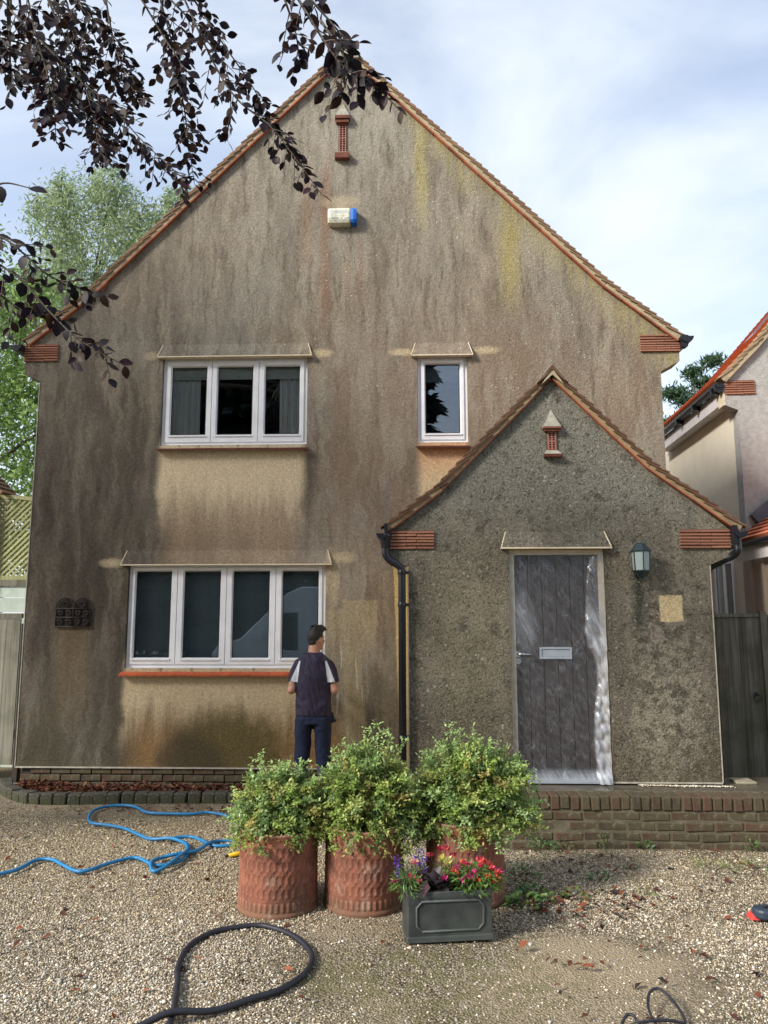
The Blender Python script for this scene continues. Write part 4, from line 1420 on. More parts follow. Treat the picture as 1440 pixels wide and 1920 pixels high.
ringp = [(3.545 + 0.038 * math.sin(t), 7.955, 1.05 - 0.038 * math.cos(t)) for t in [2 * math.pi * k / 16 for k in range(17)]]
rg.tube(ringp, 0.006, 6)
rg.tube([(3.545, 7.985, 1.088), (3.545, 7.950, 1.088)], 0.016, 10)
rg.build('ring_handle', M['black'], gate, True)
fen = thing('fence_panel', 'dark mossy timber fence panel beside the gate at the right edge', 'fence', (4.05, 8.0, 0.1))
MB().box(3.628, 3.692, 7.955, 8.03, 0.0, 1.925).build('post', M['gatewood'], fen)
for k in range(10):
    a = 3.695 + k * 0.074
    MB().hexa([(a, 8.004, 0.12), (a + 0.084, 7.982, 0.12), (a + 0.084, 8.004, 0.12), (a, 8.010, 0.12)], [(a, 8.004, 1.86), (a + 0.084, 7.982, 1.86), (a + 0.084, 8.004, 1.86), (a, 8.010, 1.86)]).build('fence_board', M['gatewood'], fen)
MB().box(3.694, 4.44, 7.965, 8.02, 1.861, 1.893).build('capping_rail', M['gatewood'], fen)

# ------------------------------------------------------------------ left side: gate, boarded wall, trellis, outbuilding
M['greywood'] = fence_mat('silvered_gate_wood', (0.30, 0.29, 0.235), (0.20, 0.19, 0.15), 0.25)
lg = thing('side_gate', 'weathered grey vertical-board gate at the left edge of the house', 'gate', (-5.1, 8.6, 0.1))
for k in range(8):
    a = -4.515 - (k + 1) * 0.165
    MB().box(a, a + 0.161, 8.6, 8.622 + 0.004 * (k % 2), 0.22, 1.86).build('gate_board', M['greywood'], lg)
MB().box(-5.84, -4.505, 8.590, 8.635, 1.862, 1.915).build('top_rail', M['greywood'], lg)
MB().box(-5.84, -4.505, 8.628, 8.66, 0.5, 0.6).build('rail', M['greywood'], lg)
lp_ = MB().box(-4.495, -4.44, 8.58, 8.66, 0.0, 1.80).build('gap_shade_strip', M['plinth'])  # dark upright strip added for the shade in the gap beside the gate
tag(lp_, 'dark strip standing in for the shaded gap between the grey gate and the house corner', 'post')
bw = thing('boarded_wall', 'pale green painted horizontal boards below the trellis', 'wall', (-5.6, 9.4, 0.0))
M['paleboard'] = mat('pale_painted_board', (0.62, 0.70, 0.62), (0.48, 0.55, 0.47), 5, bump=0.2)
for k, (a, b) in enumerate(((0.0, 0.5), (0.5, 1.0), (1.0, 1.5), (1.5, 1.93), (1.934, 2.12), (2.124, 2.265))):
    MB().box(-6.6, -4.60, 9.40 + 0.006 * (k % 2), 9.46, a + 0.002, b - 0.002).build('board', M['paleboard'], bw)
MB().box(-6.6, -4.60, 9.385, 9.47, 2.267, 2.345).build('top_rail', M['gatewood'], bw)
tr_ = thing('trellis_panel', 'yellow-green diagonal lattice trellis panel with an arched top on the boarded wall', 'trellis', (-5.4, 9.42, 2.35))
M['trellis'] = fence_mat('pale_trellis_wood', (0.46, 0.46, 0.24), (0.36, 0.37, 0.18), 0.15)
def arch(x):
    return 3.26 + 0.135 * (1 - ((x + 5.25) / 0.75) ** 2)
top = [(-6.0 + 1.5 * k / 16, arch(-6.0 + 1.5 * k / 16)) for k in range(17)]
MB().prism(top + [(p[0], p[1] + 0.05) for p in top[::-1]], 9.40, 9.44).build('arched_rail', M['trellis'], tr_)
MB().box(-6.0, -4.5, 9.40, 9.44, 2.347, 2.40).build('bottom_rail', M['trellis'], tr_)
for k in range(-14, 22):
    for s in (1, -1):
        pts = []
        for q in range(61):
            x = -6.0 + 1.5 * q / 60
            zz = 2.40 + (k * 0.078) + s * (x + 5.25) * 1.0
            if 2.38 <= zz <= arch(x) + 0.01:
                pts.append((x, zz))
        if len(pts) > 2:
            (xa, za), (xb, zb) = pts[0], pts[-1]
            yy = 9.412 if s > 0 else 9.424
            w = 0.0095
            MB().prism([(xa - w, za + w * s), (xb - w, zb + w * s), (xb + w, zb - w * s), (xa + w, za - w * s)], yy, yy + 0.008).build('lattice_slat', M['trellis'], tr_)
ob = thing('garden_arbour', 'corner of a small timber arbour with tiled roof at the left edge above the trellis', 'arbour', (-5.9, 9.5, 0))
for xx, yy in ((-5.44, 9.33), (-5.44, 9.66), (-6.6, 9.33), (-6.6, 9.66)):
    MB().box(xx, xx + 0.09, yy, yy + 0.05, 0.0, 3.46).build('post', M['greywood'], ob)
mb = MB()
stepped_slope(mb, [(-5.265, 3.44), (-6.0, 4.15)], 9.30, 9.74, 0.03)
stepped_slope(mb, [(-6.735, 3.44), (-6.0, 4.15)], 9.30, 9.74, 0.03)
mb.build('roof', M['tile'], ob)

# ------------------------------------------------------------------ things on the walls
M['cream_plastic'] = None
def alarm_mat():
    g = G('dirty_cream_plastic')
    x, y, z = g.xyz()
    c = g.mix(g.ss(g.noise(18.0, 4, 0.65), 0.45, 0.70), (0.72, 0.70, 0.56), (0.44, 0.47, 0.36))
    # faded blue print, no longer legible
    n = g.noise(1.0, 3, 0.7, g.vec(x * 130.0, 0.0, z * 55.0))
    c = g.mix(g.ss(n, 0.46, 0.56) * g.box(x, z, -0.125, 0.055, 0.115, 0.155, 0.012, 0.008, 0.008) * 0.75, c, (0.25, 0.33, 0.46))
    dirt = g.ss(g.noise(40.0, 3, 0.7), 0.42, 0.55) * g.box(x, z, -0.2, 0.2, 0.052, 0.066, 0.01, 0.006, 0.006)
    c = g.mix(dirt, c, (0.05, 0.05, 0.04))
    return g.done(g.bsdf(c, 0.55, None, 0, 0.4))


ax0, ay0, az0 = -0.770, WY, 6.405
al = thing('alarm_box', 'dirty cream burglar alarm box with a bright blue end high on the gable', 'alarm box', (ax0, ay0, az0))
def alarm_part(x0, x1, name, m, r=0.012):
    pr = [(0.0, 0.0), (0.085, 0.012), (0.10, 0.045), (0.10, 0.165), (0.085, 0.19), (0.0, 0.195)]
    rings = []
    for xx, k in ((x0, 0.93), (x0 + r, 1.0), (x1 - r, 1.0), (x1, 0.93)):
        rings.append([(ax0 + xx, ay0 - p[0] * k, az0 + 0.0975 + (p[1] - 0.0975) * k) for p in pr])
    return MB().loft(rings).build(name, m, al)
alarm_part(-0.165, 0.097, 'cover', alarm_mat(), 0.015)
alarm_part(0.099, 0.168, 'strobe_end', mat('blue_plastic', (0.01, 0.16, 0.62), (0.008, 0.12, 0.52), 8, rough=0.35, spec=0.5), 0.03)

# wall lantern beside the door
M['lamp'] = mat('green_black_lantern_metal', (0.018, 0.038, 0.045), (0.012, 0.026, 0.032), 20, rough=0.4, spec=0.5)
lx0, ly0 = 1.984, PY - 0.105
lan = thing('wall_lantern', 'dark green hexagonal wall lantern with pale glass beside the front door', 'lantern', (lx0, PY, 2.19))
def hexr(r, z, n=6, o=0.0):
    return [(lx0 + r * math.sin(o + 2 * math.pi * k / n), ly0 + r * math.cos(o + 2 * math.pi * k / n), z) for k in range(n)]
MB().loft([hexr(0.088, 2.428), hexr(0.090, 2.436), hexr(0.062, 2.470), hexr(0.058, 2.472), hexr(0.040, 2.495), hexr(0.016, 2.506), hexr(0.012, 2.516)]).build('lantern_roof', M['lamp'], lan)
MB().loft([hexr(0.012, 2.192), hexr(0.018, 2.205), hexr(0.030, 2.222), hexr(0.062, 2.248), hexr(0.080, 2.262), hexr(0.080, 2.270)]).build('lantern_base', M['lamp'], lan)
for k in range(6):
    a = 2 * math.pi * k / 6
    b = 2 * math.pi * (k + 1) / 6
    p0 = (lx0 + 0.070 * math.sin(a), ly0 + 0.070 * math.cos(a))
    p1 = (lx0 + 0.078 * math.sin(a), ly0 + 0.078 * math.cos(a))
    MB().tube([(p0[0], p0[1], 2.268), (p1[0], p1[1], 2.43)], 0.006, 5).build('lantern_bar', M['lamp'], lan)
    q0 = (lx0 + 0.070 * math.sin(b), ly0 + 0.070 * math.cos(b))
    q1 = (lx0 + 0.078 * math.sin(b), ly0 + 0.078 * math.cos(b))
    MB().add([(p0[0], p0[1], 2.27), (q0[0], q0[1], 2.27), (q1[0], q1[1], 2.428), (p1[0], p1[1], 2.428)], [(0, 1, 2, 3)]).build('lantern_pane', M.setdefault('frost', mat('frosted_lantern_glass', (0.36, 0.43, 0.41), (0.30, 0.37, 0.35), 6, rough=0.25)), lan)
MB().box(lx0 - 0.03, lx0 + 0.03, PY - 0.02, PY - 0.001, 2.22, 2.40).build('back_plate', M['lamp'], lan)
MB().tube([(lx0, ly0 + 0.01, 2.235), (lx0, PY - 0.01, 2.27)], 0.012, 6).build('bracket', M['lamp'], lan)

# ornate iron plaque on the dark flank
M['iron'] = mat('rusted_black_iron', (0.022, 0.017, 0.016), (0.040, 0.026, 0.020), 25, rough=0.6, metal=0.3)
px0, pz0 = -3.715, 1.77
plq = thing('iron_plaque', 'ornate rusty iron scroll plaque with two arched tops on the wall', 'plaque', (px0, WY, pz0))
fr = MB()
yq = WY - 0.02
for s in (-1, 1):
    cx = px0 + s * 0.097
    archp = [(cx - 0.093, yq, pz0)] + [(cx - 0.093, yq, pz0 + 0.2)] + [(cx - 0.093 * math.cos(t), yq, pz0 + 0.21 + 0.105 * math.sin(t)) for t in [math.pi * k / 10 for k in range(11)]] + [(cx + 0.093, yq, pz0 + 0.2), (cx + 0.093, yq, pz0)]
    fr.tube(archp, 0.009, 6)
for zz in (0.0, 0.10, 0.195):
    fr.tube([(px0 - 0.195, yq - 0.004, pz0 + zz), (px0 + 0.195, yq - 0.004, pz0 + zz)], 0.009, 6)
fr.build('frame', M['iron'], plq, True)
for s in (-1, 1):
    cx = px0 + s * 0.097
    for (ox, oz, r, w) in ((-0.048, 0.05, 0.040, 0.007), (0.048, 0.05, 0.040, 0.007), (-0.045, 0.148, 0.036, 0.007), (0.045, 0.148, 0.036, 0.007), (0.0, 0.245, 0.052, 0.008)):
        sp = [(cx + ox + (r * (1 - 0.75 * k / 26)) * math.cos(k * 0.5) * s, yq, pz0 + oz + (r * (1 - 0.75 * k / 26)) * math.sin(k * 0.5)) for k in range(27)]
        MB().tube(sp, w, 5).build('scroll', M['iron'], plq, True)
MB().box(px0 - 0.19, px0 + 0.19, WY - 0.008, WY - 0.001, pz0 + 0.01, pz0 + 0.20).build('back_plate', M['iron'], plq)

# polythene sheet taped over the door
def poly_mat():
    g = G('clear_polythene')
    x, y, z = g.xyz()
    at = g.tint()
    sep = g.nt.nodes.new('ShaderNodeSeparateColor')
    g.put(sep.inputs[0], at)
    dens = S(g, sep.outputs[0])
    cr = g.noise(1.0, 5, 0.62, g.vec(x * 30.0 + z * 13.0, 0.0, z * 3.2 - x * 1.5))
    cr2 = g.noise(1.0, 4, 0.6, g.vec(x * 9.0 - z * 6.0, 2.0, z * 5.0 + x * 4.0))
    ridge = g.ss((cr - 0.5).abs(), 0.022, 0.0) * 0.22 + g.ss((g.noise(1.0, 3, 0.55, g.vec(x * 14.0 - z * 9.0, 4.0, z * 2.5 + x * 2.0)) - 0.5).abs(), 0.016, 0.0) * 0.20
    f = g.m('ADD', dens * (g.ss(cr, 0.35, 0.65) * 0.6 + 0.55), (g.ss(cr, 0.52, 0.80) * 0.20 + ridge) * g.ss(cr2, 0.42, 0.66), clamp=True)
    d = g.node('ShaderNodeBsdfDiffuse', Color=(0.72, 0.75, 0.80, 1))
    tl = g.node('ShaderNodeBsdfTranslucent', Color=(0.62, 0.65, 0.70, 1))
    body = g.shmix(0.4, S(g, d.outputs[0]), S(g, tl.outputs[0]))
    gl = g.node('ShaderNodeBsdfGlossy', Color=(0.9, 0.95, 1, 1), Roughness=0.18)
    nb = g.bump(cr, 0.5, 0.02)
    g.put(gl.inputs['Normal'], nb)
    tr = g.node('ShaderNodeBsdfTransparent', Color=(0.93, 0.94, 0.95, 1))
    a = g.shmix(f, S(g, tr.outputs[0]), body)
    return g.done(g.shmix(0.06, a, S(g, gl.outputs[0])))


nu, nv = 70, 150
U, Vv = np.meshgrid(np.linspace(0, 1, nu), np.linspace(0, 1, nv))
SX = 0.875 + U * 0.815
SZ = 0.482 + Vv * 1.955
edge_x = 1.545 + 0.035 * np.sin(SZ * 5.0) + 0.05 * (SZ < 1.6) * np.sin((SZ - 0.5) * 2.6) - 0.06 * np.exp(-((SZ - 1.72) / 0.2) ** 2) + 0.05 * np.clip(SZ - 1.95, 0, 1) * 2.2
bunch = np.clip((SX - edge_x) / 0.03, 0, 1)
foot = np.clip((0.60 - SZ) / 0.07, 0, 1)
lft = np.clip((0.905 - SX) / 0.03, 0, 1) * (0.4 + 0.3 * np.sin(SZ * 9))
dens = 0.05 + 0.70 * bunch * np.clip((2.05 - SZ) / 0.25, 0.22, 1) + 0.55 * foot + 0.3 * np.clip(lft, 0, 1)
dens += 0.34 * np.exp(-((SX - 0.97) / 0.07) ** 2 - ((SZ - 1.85) / 0.22) ** 2)
dens += 0.22 * np.exp(-((SX - 1.05) / 0.06) ** 2 - ((SZ - 1.75) / 0.15) ** 2)
wr = 0.010 * np.sin(SX * 42 + 7 * np.sin(SZ * 3.1)) * (0.25 + bunch) + 0.008 * np.sin(SZ * 33 + SX * 25) * (0.2 + bunch) + 0.006 * np.sin((SX * 1.3 + SZ) * 60)
SY = PY + 0.028 - np.abs(wr) - 0.020 * bunch - 0.03 * foot
V = np.stack([SX, SY, SZ], -1).reshape(-1, 3)
ii = (np.arange(nv - 1)[:, None] * nu + np.arange(nu - 1)[None, :]).ravel()
F = np.stack([ii, ii + 1, ii + nu + 1, ii + nu], 1)
sh = np_mesh('plastic_sheet', V, F, poly_mat(), None, (1.28, PY, 0.48), np.repeat(np.clip(dens, 0, 1).reshape(-1, 1), 3, 1), True)
tag(sh, 'crumpled clear polythene sheet taped over the front door', 'plastic sheet')

# ------------------------------------------------------------------ curtains and blinds behind the glass
M['curtain'] = mat('pale_curtain', (0.88, 0.89, 0.84), (0.82, 0.84, 0.79), 4)
def curtain(x0, x1, z0, z1, label, yy=WY + 0.128):
    xs_ = np.linspace(x0, x1, 60)
    top = [(x, yy + 0.014 * math.sin((x - x0) * 95) + 0.008 * math.sin((x - x0) * 41), z1) for x in xs_]
    bot = [(x + 0.01 * math.sin(x * 20), yy + 0.020 * math.sin((x - x0) * 95) + 0.010 * math.sin((x - x0) * 41), z0) for x in xs_]
    n = len(xs_)
    o = MB().add(bot + top, [(k, k + 1, n + k + 1, n + k) for k in range(n - 1)]).build('curtain', M['curtain'], None, True)
    tag(o, label, 'curtain')
curtain(-2.80, -2.42, 3.6, 4.62, 'pale pleated curtain in the left pane of the upper window')
curtain(-1.50, -1.20, 3.6, 4.62, 'pale pleated curtain in the right pane of the upper window')
pel = MB().box(-2.80, -1.18, WY + 0.100, WY + 0.106, 4.600, 4.80).build('roller_blind', mat('sage_blind', (0.70, 0.76, 0.66), rough=0.8))
tag(pel, 'rolled-up sage green blind across the top of the upper window', 'blind')
pel = MB().box(0.12, 0.64, WY + 0.17, WY + 0.19, 4.56, 4.80).build('roller_blind', mat('grey_blind', (0.20, 0.23, 0.26), rough=0.8))
tag(pel, 'grey blind pulled part way down in the small upper window', 'blind')
vb = thing('venetian_blind', 'closed dark slatted blind behind the four-pane ground floor window', 'blind', (-2.03, WY + 0.22, 1.35))
M['slat'] = mat('slate_blue_slat', (0.42, 0.50, 0.54), (0.36, 0.44, 0.48), 5, rough=0.5)
sl = MB().hexa([(-1.08, -0.008, -0.016), (1.08, -0.008, -0.016), (1.08, -0.004, -0.017), (-1.08, -0.004, -0.017)], [(-1.08, 0.004, 0.017), (1.08, 0.004, 0.017), (1.08, 0.008, 0.016), (-1.08, 0.008, 0.016)]).mesh('slat')
sl.materials.append(M['slat'])
for k in range(36):
    inst(sl, 'slat', vb, (-2.03, WY + 0.22, 1.37 + k * 0.031), (rnd.uniform(-0.12, 0.12), 0, 0))

# ------------------------------------------------------------------ terracotta pots
def terracotta():
    g = G('terracotta')
    x, y, z = g.xyz()
    r = g.rand() * 40.0
    pv_ = g.vec(x + r, y, z)
    c = g.mix(g.ss(g.noise(6.0, 5, 0.6, pv_), 0.35, 0.65), (0.28, 0.105, 0.064), (0.185, 0.068, 0.043))
    geo = g.node('ShaderNodeNewGeometry')
    pt = S(g, geo.outputs['Pointiness'])
    c = g.mix(g.ss(pt, 0.505, 0.56) * 0.55, c, (0.47, 0.29, 0.20))
    c = g.mix(g.ss(g.noise(3.0, 5, 0.6, pv_), 0.48, 0.66) * 0.5, c, (0.12, 0.070, 0.045))
    c = g.mix(g.ss(z + (g.noise(9.0, 4, 0.6, pv_) - 0.5) * 0.25, 0.12, 0.0) * 0.6, c, (0.14, 0.095, 0.055))
    c = g.mix(g.ss(g.noise(7.0, 5, 0.7, pv_), 0.54, 0.72) * 0.5, c, (0.45, 0.34, 0.27))
    return g.done(g.bsdf(c, 0.82, g.bump(g.noise(70.0, 3), 0.25, 0.004), 0, 0.3))


M['terra'] = terracotta()
M['potsoil'] = mat('potting_soil', (0.030, 0.022, 0.015), (0.05, 0.035, 0.022), 30, bump=0.8, bscale=60, bdist=0.02)
def pot_mesh():
    nu, nv = 220, 84
    a = np.linspace(0, 2 * np.pi, nu, endpoint=False)
    z = np.linspace(0, 0.485, nv)
    A, Zz = np.meshgrid(a, z)
    rad = 0.246 - 0.004 * (Zz / 0.485)
    k = 20
    per = 2 * np.pi / k
    inpat = np.clip((Zz - 0.105) / 0.02, 0, 1) * np.clip((0.435 - Zz) / 0.02, 0, 1)
    ph = (Zz - 0.105) / 0.16 * 2 * np.pi
    line = np.zeros_like(rad)
    for s in (1, -1):
        u = (A / per + s * 0.25 * np.sin(ph) * 1.0) % 1.0
        for c0 in ((0.0, 0.5) if s == 1 else (0.0, 0.5)):
            d = np.minimum(abs(u - c0), 1 - abs(u - c0)) * per * 0.246
            line = np.maximum(line, np.exp(-(d / 0.0045) ** 2))
    dots = np.zeros_like(rad)
    u = (A / per) % 1.0
    for c0, z0 in ((0.25, 0.185), (0.75, 0.265), (0.25, 0.345), (0.75, 0.105), (0.75, 0.425)):
        d2 = (((u - c0) * per * 0.246) / 0.014) ** 2 + ((Zz - z0) / 0.018) ** 2
        dots = np.maximum(dots, np.clip(1 - d2, 0, 1) ** 0.5)
    flute = 0.5 + 0.5 * np.cos(A * 44)
    fl = np.clip((Zz - 0.038) / 0.008, 0, 1) * np.clip((0.10 - Zz) / 0.012, 0, 1)
    rad = rad + inpat * (0.0060 * line + 0.0050 * dots) + fl * 0.007 * flute
    rad = rad + 0.010 * np.exp(-((Zz - 0.016) / 0.018) ** 4) + 0.004 * np.exp(-((Zz - 0.467) / 0.020) ** 4) + 0.003 * np.exp(-((Zz - 0.105) / 0.005) ** 2)
    P = np.stack([rad * np.cos(A), rad * np.sin(A), Zz], -1)
    inner = np.stack([0.212 * np.cos(A[:2]), 0.212 * np.sin(A[:2]), np.array([[0.485], [0.38]]) * np.ones((2, nu))], -1)
    P = np.concatenate([P, inner], 0)
    nv2 = nv + 2
    V = P.reshape(-1, 3)
    r, c = np.meshgrid(np.arange(nv2 - 1), np.arange(nu), indexing='ij')
    F = np.stack([r * nu + c, r * nu + (c + 1) % nu, (r + 1) * nu + (c + 1) % nu, (r + 1) * nu + c], -1).reshape(-1, 4)
    return V, F


pv, pf = pot_mesh()
pots = [((-0.836, 4.925), 0.98, 0.0, 'patterned terracotta pot standing leftmost of the three by the hoses'),
        ((-0.300, 4.985), 1.00, 0.9, 'patterned terracotta pot in the middle of the three large pots'),
        ((0.345, 5.125), 1.01, 2.1, 'patterned terracotta pot at the right, behind the lead planter')]
pot_data = None
for (c, s, rz, lab) in pots:
    t = thing('terracotta_pot', lab, 'pot', (c[0], c[1], 0.094), 'large patterned terracotta pots')
    if pot_data is None:
        o = np_mesh('pot_body', pv + np.array([c[0], c[1], 0.094]), pf, M['terra'], t, smooth=True)
        pot_data = o.data
    else:
        o = inst(pot_data, 'pot_body', t, (c[0], c[1], 0.094))
    o.rotation_euler = (0, 0, rz)
    o.scale = (s, s, s)
    MB().lathe([(0.215 * s, 0.50), (0.215 * s, 0.525), (0.05, 0.54)], c[0], c[1], 24).build('soil', M['potsoil'], t)

# ------------------------------------------------------------------ shrubs in the pots
M['shrubleaf'] = leafmat('small_shrub_leaf', 0.30, 0.42, 0.4)
M['twig'] = mat('brown_twig', (0.09, 0.06, 0.035), (0.06, 0.04, 0.025), 20)
def shrub(c, z0, rx, ry, rz, shoots, seed, label, lean=(0, 0), tall=()):
    g = np.random.default_rng(seed)
    r = random.Random(seed)
    tall = list(tall) + [(u_ * rx, rz * r.uniform(0.80, 1.22) * (1.0 - 0.62 * u_ * u_)) for u_ in [r.uniform(-1.05, 1.05) for _ in range(14)]]
    t = thing('potted_shrub', label, 'shrub', (c[0], c[1], z0), 'small-leaved shrubs in the terracotta pots')
    stems = MB()
    LP, LD, LC = [], [], []
    cols = np.array([[0.22, 0.31, 0.07], [0.30, 0.38, 0.10], [0.38, 0.41, 0.12], [0.14, 0.22, 0.07], [0.40, 0.34, 0.11], [0.30, 0.40, 0.17]])
    for k in range(shoots + len(tall)):
        if k < shoots:
            th = r.uniform(0, 6.28)
            el = math.asin(r.uniform(-0.30, 1.0))
            q = 0.62 + 0.38 * r.random() ** 0.6
            end = Vector((c[0] + lean[0] + rx * q * math.cos(th) * math.cos(el), c[1] + lean[1] + ry * q * math.sin(th) * math.cos(el), z0 + 0.05 + rz * q * max(-0.25, math.sin(el))))
        else:
            dx, dz = tall[k - shoots]
            end = Vector((c[0] + dx, c[1] + r.uniform(-0.1, 0.05), z0 + dz))
        b = Vector((c[0] + r.uniform(-0.10, 0.10), c[1] + r.uniform(-0.10, 0.10), z0))
        mid = b.lerp(end, 0.5) + Vector((0, 0, 0.06 + 0.05 * r.random()))
        pts = catmull([b, mid, end], 6)
        if k % 2 == 0:
            stems.tube(pts, [0.005 - 0.0035 * i / (len(pts) - 1) for i in range(len(pts))], 5)
        col = cols[r.choice((0, 0, 1, 1, 2, 3, 3, 4, 5))] * r.uniform(0.75, 1.15)
        if k >= shoots:
            col = np.array([0.30, 0.41, 0.15])
        for i in range(3, len(pts)):
            p = pts[i]
            d = (pts[i] - pts[i - 1]).normalized()
            tip = i / (len(pts) - 1)
            for j in range(2):
                td = (d * 0.8 + Vector((r.gauss(0, 0.7), r.gauss(0, 0.7), r.gauss(0.15, 0.5)))).normalized()
                ln = r.uniform(0.035, 0.085)
                m = 8
                for q in range(m):
                    pp = p + td * ln * (q + 1) / m
                    ld = td * 0.5 + Vector((r.gauss(0, 0.8), r.gauss(0, 0.8), r.gauss(0.1, 0.6)))
                    LP.append(pp)
                    LD.append(ld)
                    LC.append(col * (0.75 + 0.5 * tip) * r.uniform(0.75, 1.3))
    LP, LD, LC = np.array(LP), np.array(LD), np.array(LC)
    n = len(LP)
    Nn = rand_dirs(n, g) * 0.7
    Nn[:, 2] += 1.3
    Nn[:, 1] -= 0.35
    V, F = leaf_quads(LP, LD, Nn, g.uniform(0.017, 0.031, n), g.uniform(0.010, 0.016, n), 0.15)
    stems.build('stems', M['twig'], t, True, fix=False)
    o = np_mesh('foliage', V, F, M['shrubleaf'], t, colors=np.repeat(LC, 4, 0))
    o['kind'] = 'stuff'


shrub((-0.836, 4.925), 0.53, 0.30, 0.28, 0.33, 180, 1, 'small-leaved green and bronze shrub in the leftmost terracotta pot', (0.0, 0), [(-0.12, 0.44), (0.02, 0.40), (-0.19, 0.36), (0.13, 0.40), (0.20, 0.30)])
shrub((-0.300, 4.985), 0.53, 0.36, 0.30, 0.46, 250, 2, 'tallest bushy small-leaved shrub in the middle terracotta pot', (0.0, 0), [(0.05, 0.63), (0.10, 0.60), (0.17, 0.58), (-0.12, 0.54), (-0.06, 0.50), (-0.20, 0.46), (0.24, 0.52)])
shrub((0.345, 5.125), 0.53, 0.46, 0.33, 0.47, 300, 3, 'wide bushy small-leaved shrub in the right-hand terracotta pot', (0.06, 0), [(-0.10, 0.62), (-0.05, 0.58), (0.06, 0.55), (0.18, 0.52), (-0.18, 0.50), (0.34, 0.40)])

# ------------------------------------------------------------------ lead planter with flowers
def lead_mat():
    g = G('faux_lead')
    c = g.mix(g.ss(g.noise(7.0, 5, 0.6), 0.35, 0.65), (0.030, 0.036, 0.034), (0.055, 0.062, 0.060))
    geo = g.node('ShaderNodeNewGeometry')
    c = g.mix(g.ss(S(g, geo.outputs['Pointiness']), 0.52, 0.62) * 0.35, c, (0.17, 0.19, 0.19))
    c = g.mix(g.ss(g.noise(4.0, 3), 0.5, 0.7) * 0.3, c, (0.06, 0.075, 0.045))
    return g.done(g.bsdf(c, 0.55, g.bump(g.noise(30.0, 4), 0.15, 0.006), 0, 0.4))


M['lead'] = lead_mat()
PXc, PYc, PZ0 = 0.195, 4.545, 0.098
pl = thing('lead_planter', 'dark grey lead-look rectangular planter with a raised panel, full of flowers', 'planter', (PXc, PYc, PZ0))
hw, hd, hh = 0.248, 0.125, 0.262
def rrect(w, d, z):
    return [(PXc - w, PYc - d, PZ0 + z), (PXc + w, PYc - d, PZ0 + z), (PXc + w, PYc + d, PZ0 + z), (PXc - w, PYc + d, PZ0 + z)]
mb = MB().loft([rrect(hw * 0.985, hd * 0.985, 0.0), rrect(hw * 0.985, hd * 0.985, 0.026), rrect(hw * 0.955, hd * 0.955, 0.034), rrect(hw * 0.945, hd * 0.945, hh - 0.03), rrect(hw * 0.975, hd * 0.975, hh - 0.024), rrect(hw * 0.98, hd * 0.98, hh), rrect(hw * 0.90, hd * 0.86, hh), rrect(hw * 0.89, hd * 0.84, hh - 0.05)])
mb.build('box', M['lead'], pl, bevel=0.004)
def octa(x0, x1, z0, z1, c):
    return [(x0 + c, z0), (x1 - c, z0), (x1, z0 + c), (x1, z1 - c), (x1 - c, z1), (x0 + c, z1), (x0, z1 - c), (x0, z0 + c)]
oc = octa(PXc - hw * 0.76, PXc + hw * 0.76, PZ0 + 0.058, PZ0 + hh - 0.05, 0.03)
MB().tube([(p[0], PYc - hd * 0.952, p[1]) for p in oc + oc[:2]], 0.0075, 6).build('panel_moulding', M['lead'], pl, True)
MB().box(PXc - hw * 0.88, PXc + hw * 0.88, PYc - hd * 0.83, PYc + hd * 0.83, PZ0 + hh - 0.048, PZ0 + hh - 0.02).build('soil', M['potsoil'], pl)
PROT = R(8.5)
pl.rotation_euler = (0, 0, PROT)
M['petal'] = leafmat('flower_petal', 0.30, 0.55, 0.2)
M['plantleaf'] = leafmat('bedding_leaf', 0.28, 0.45, 0.4)


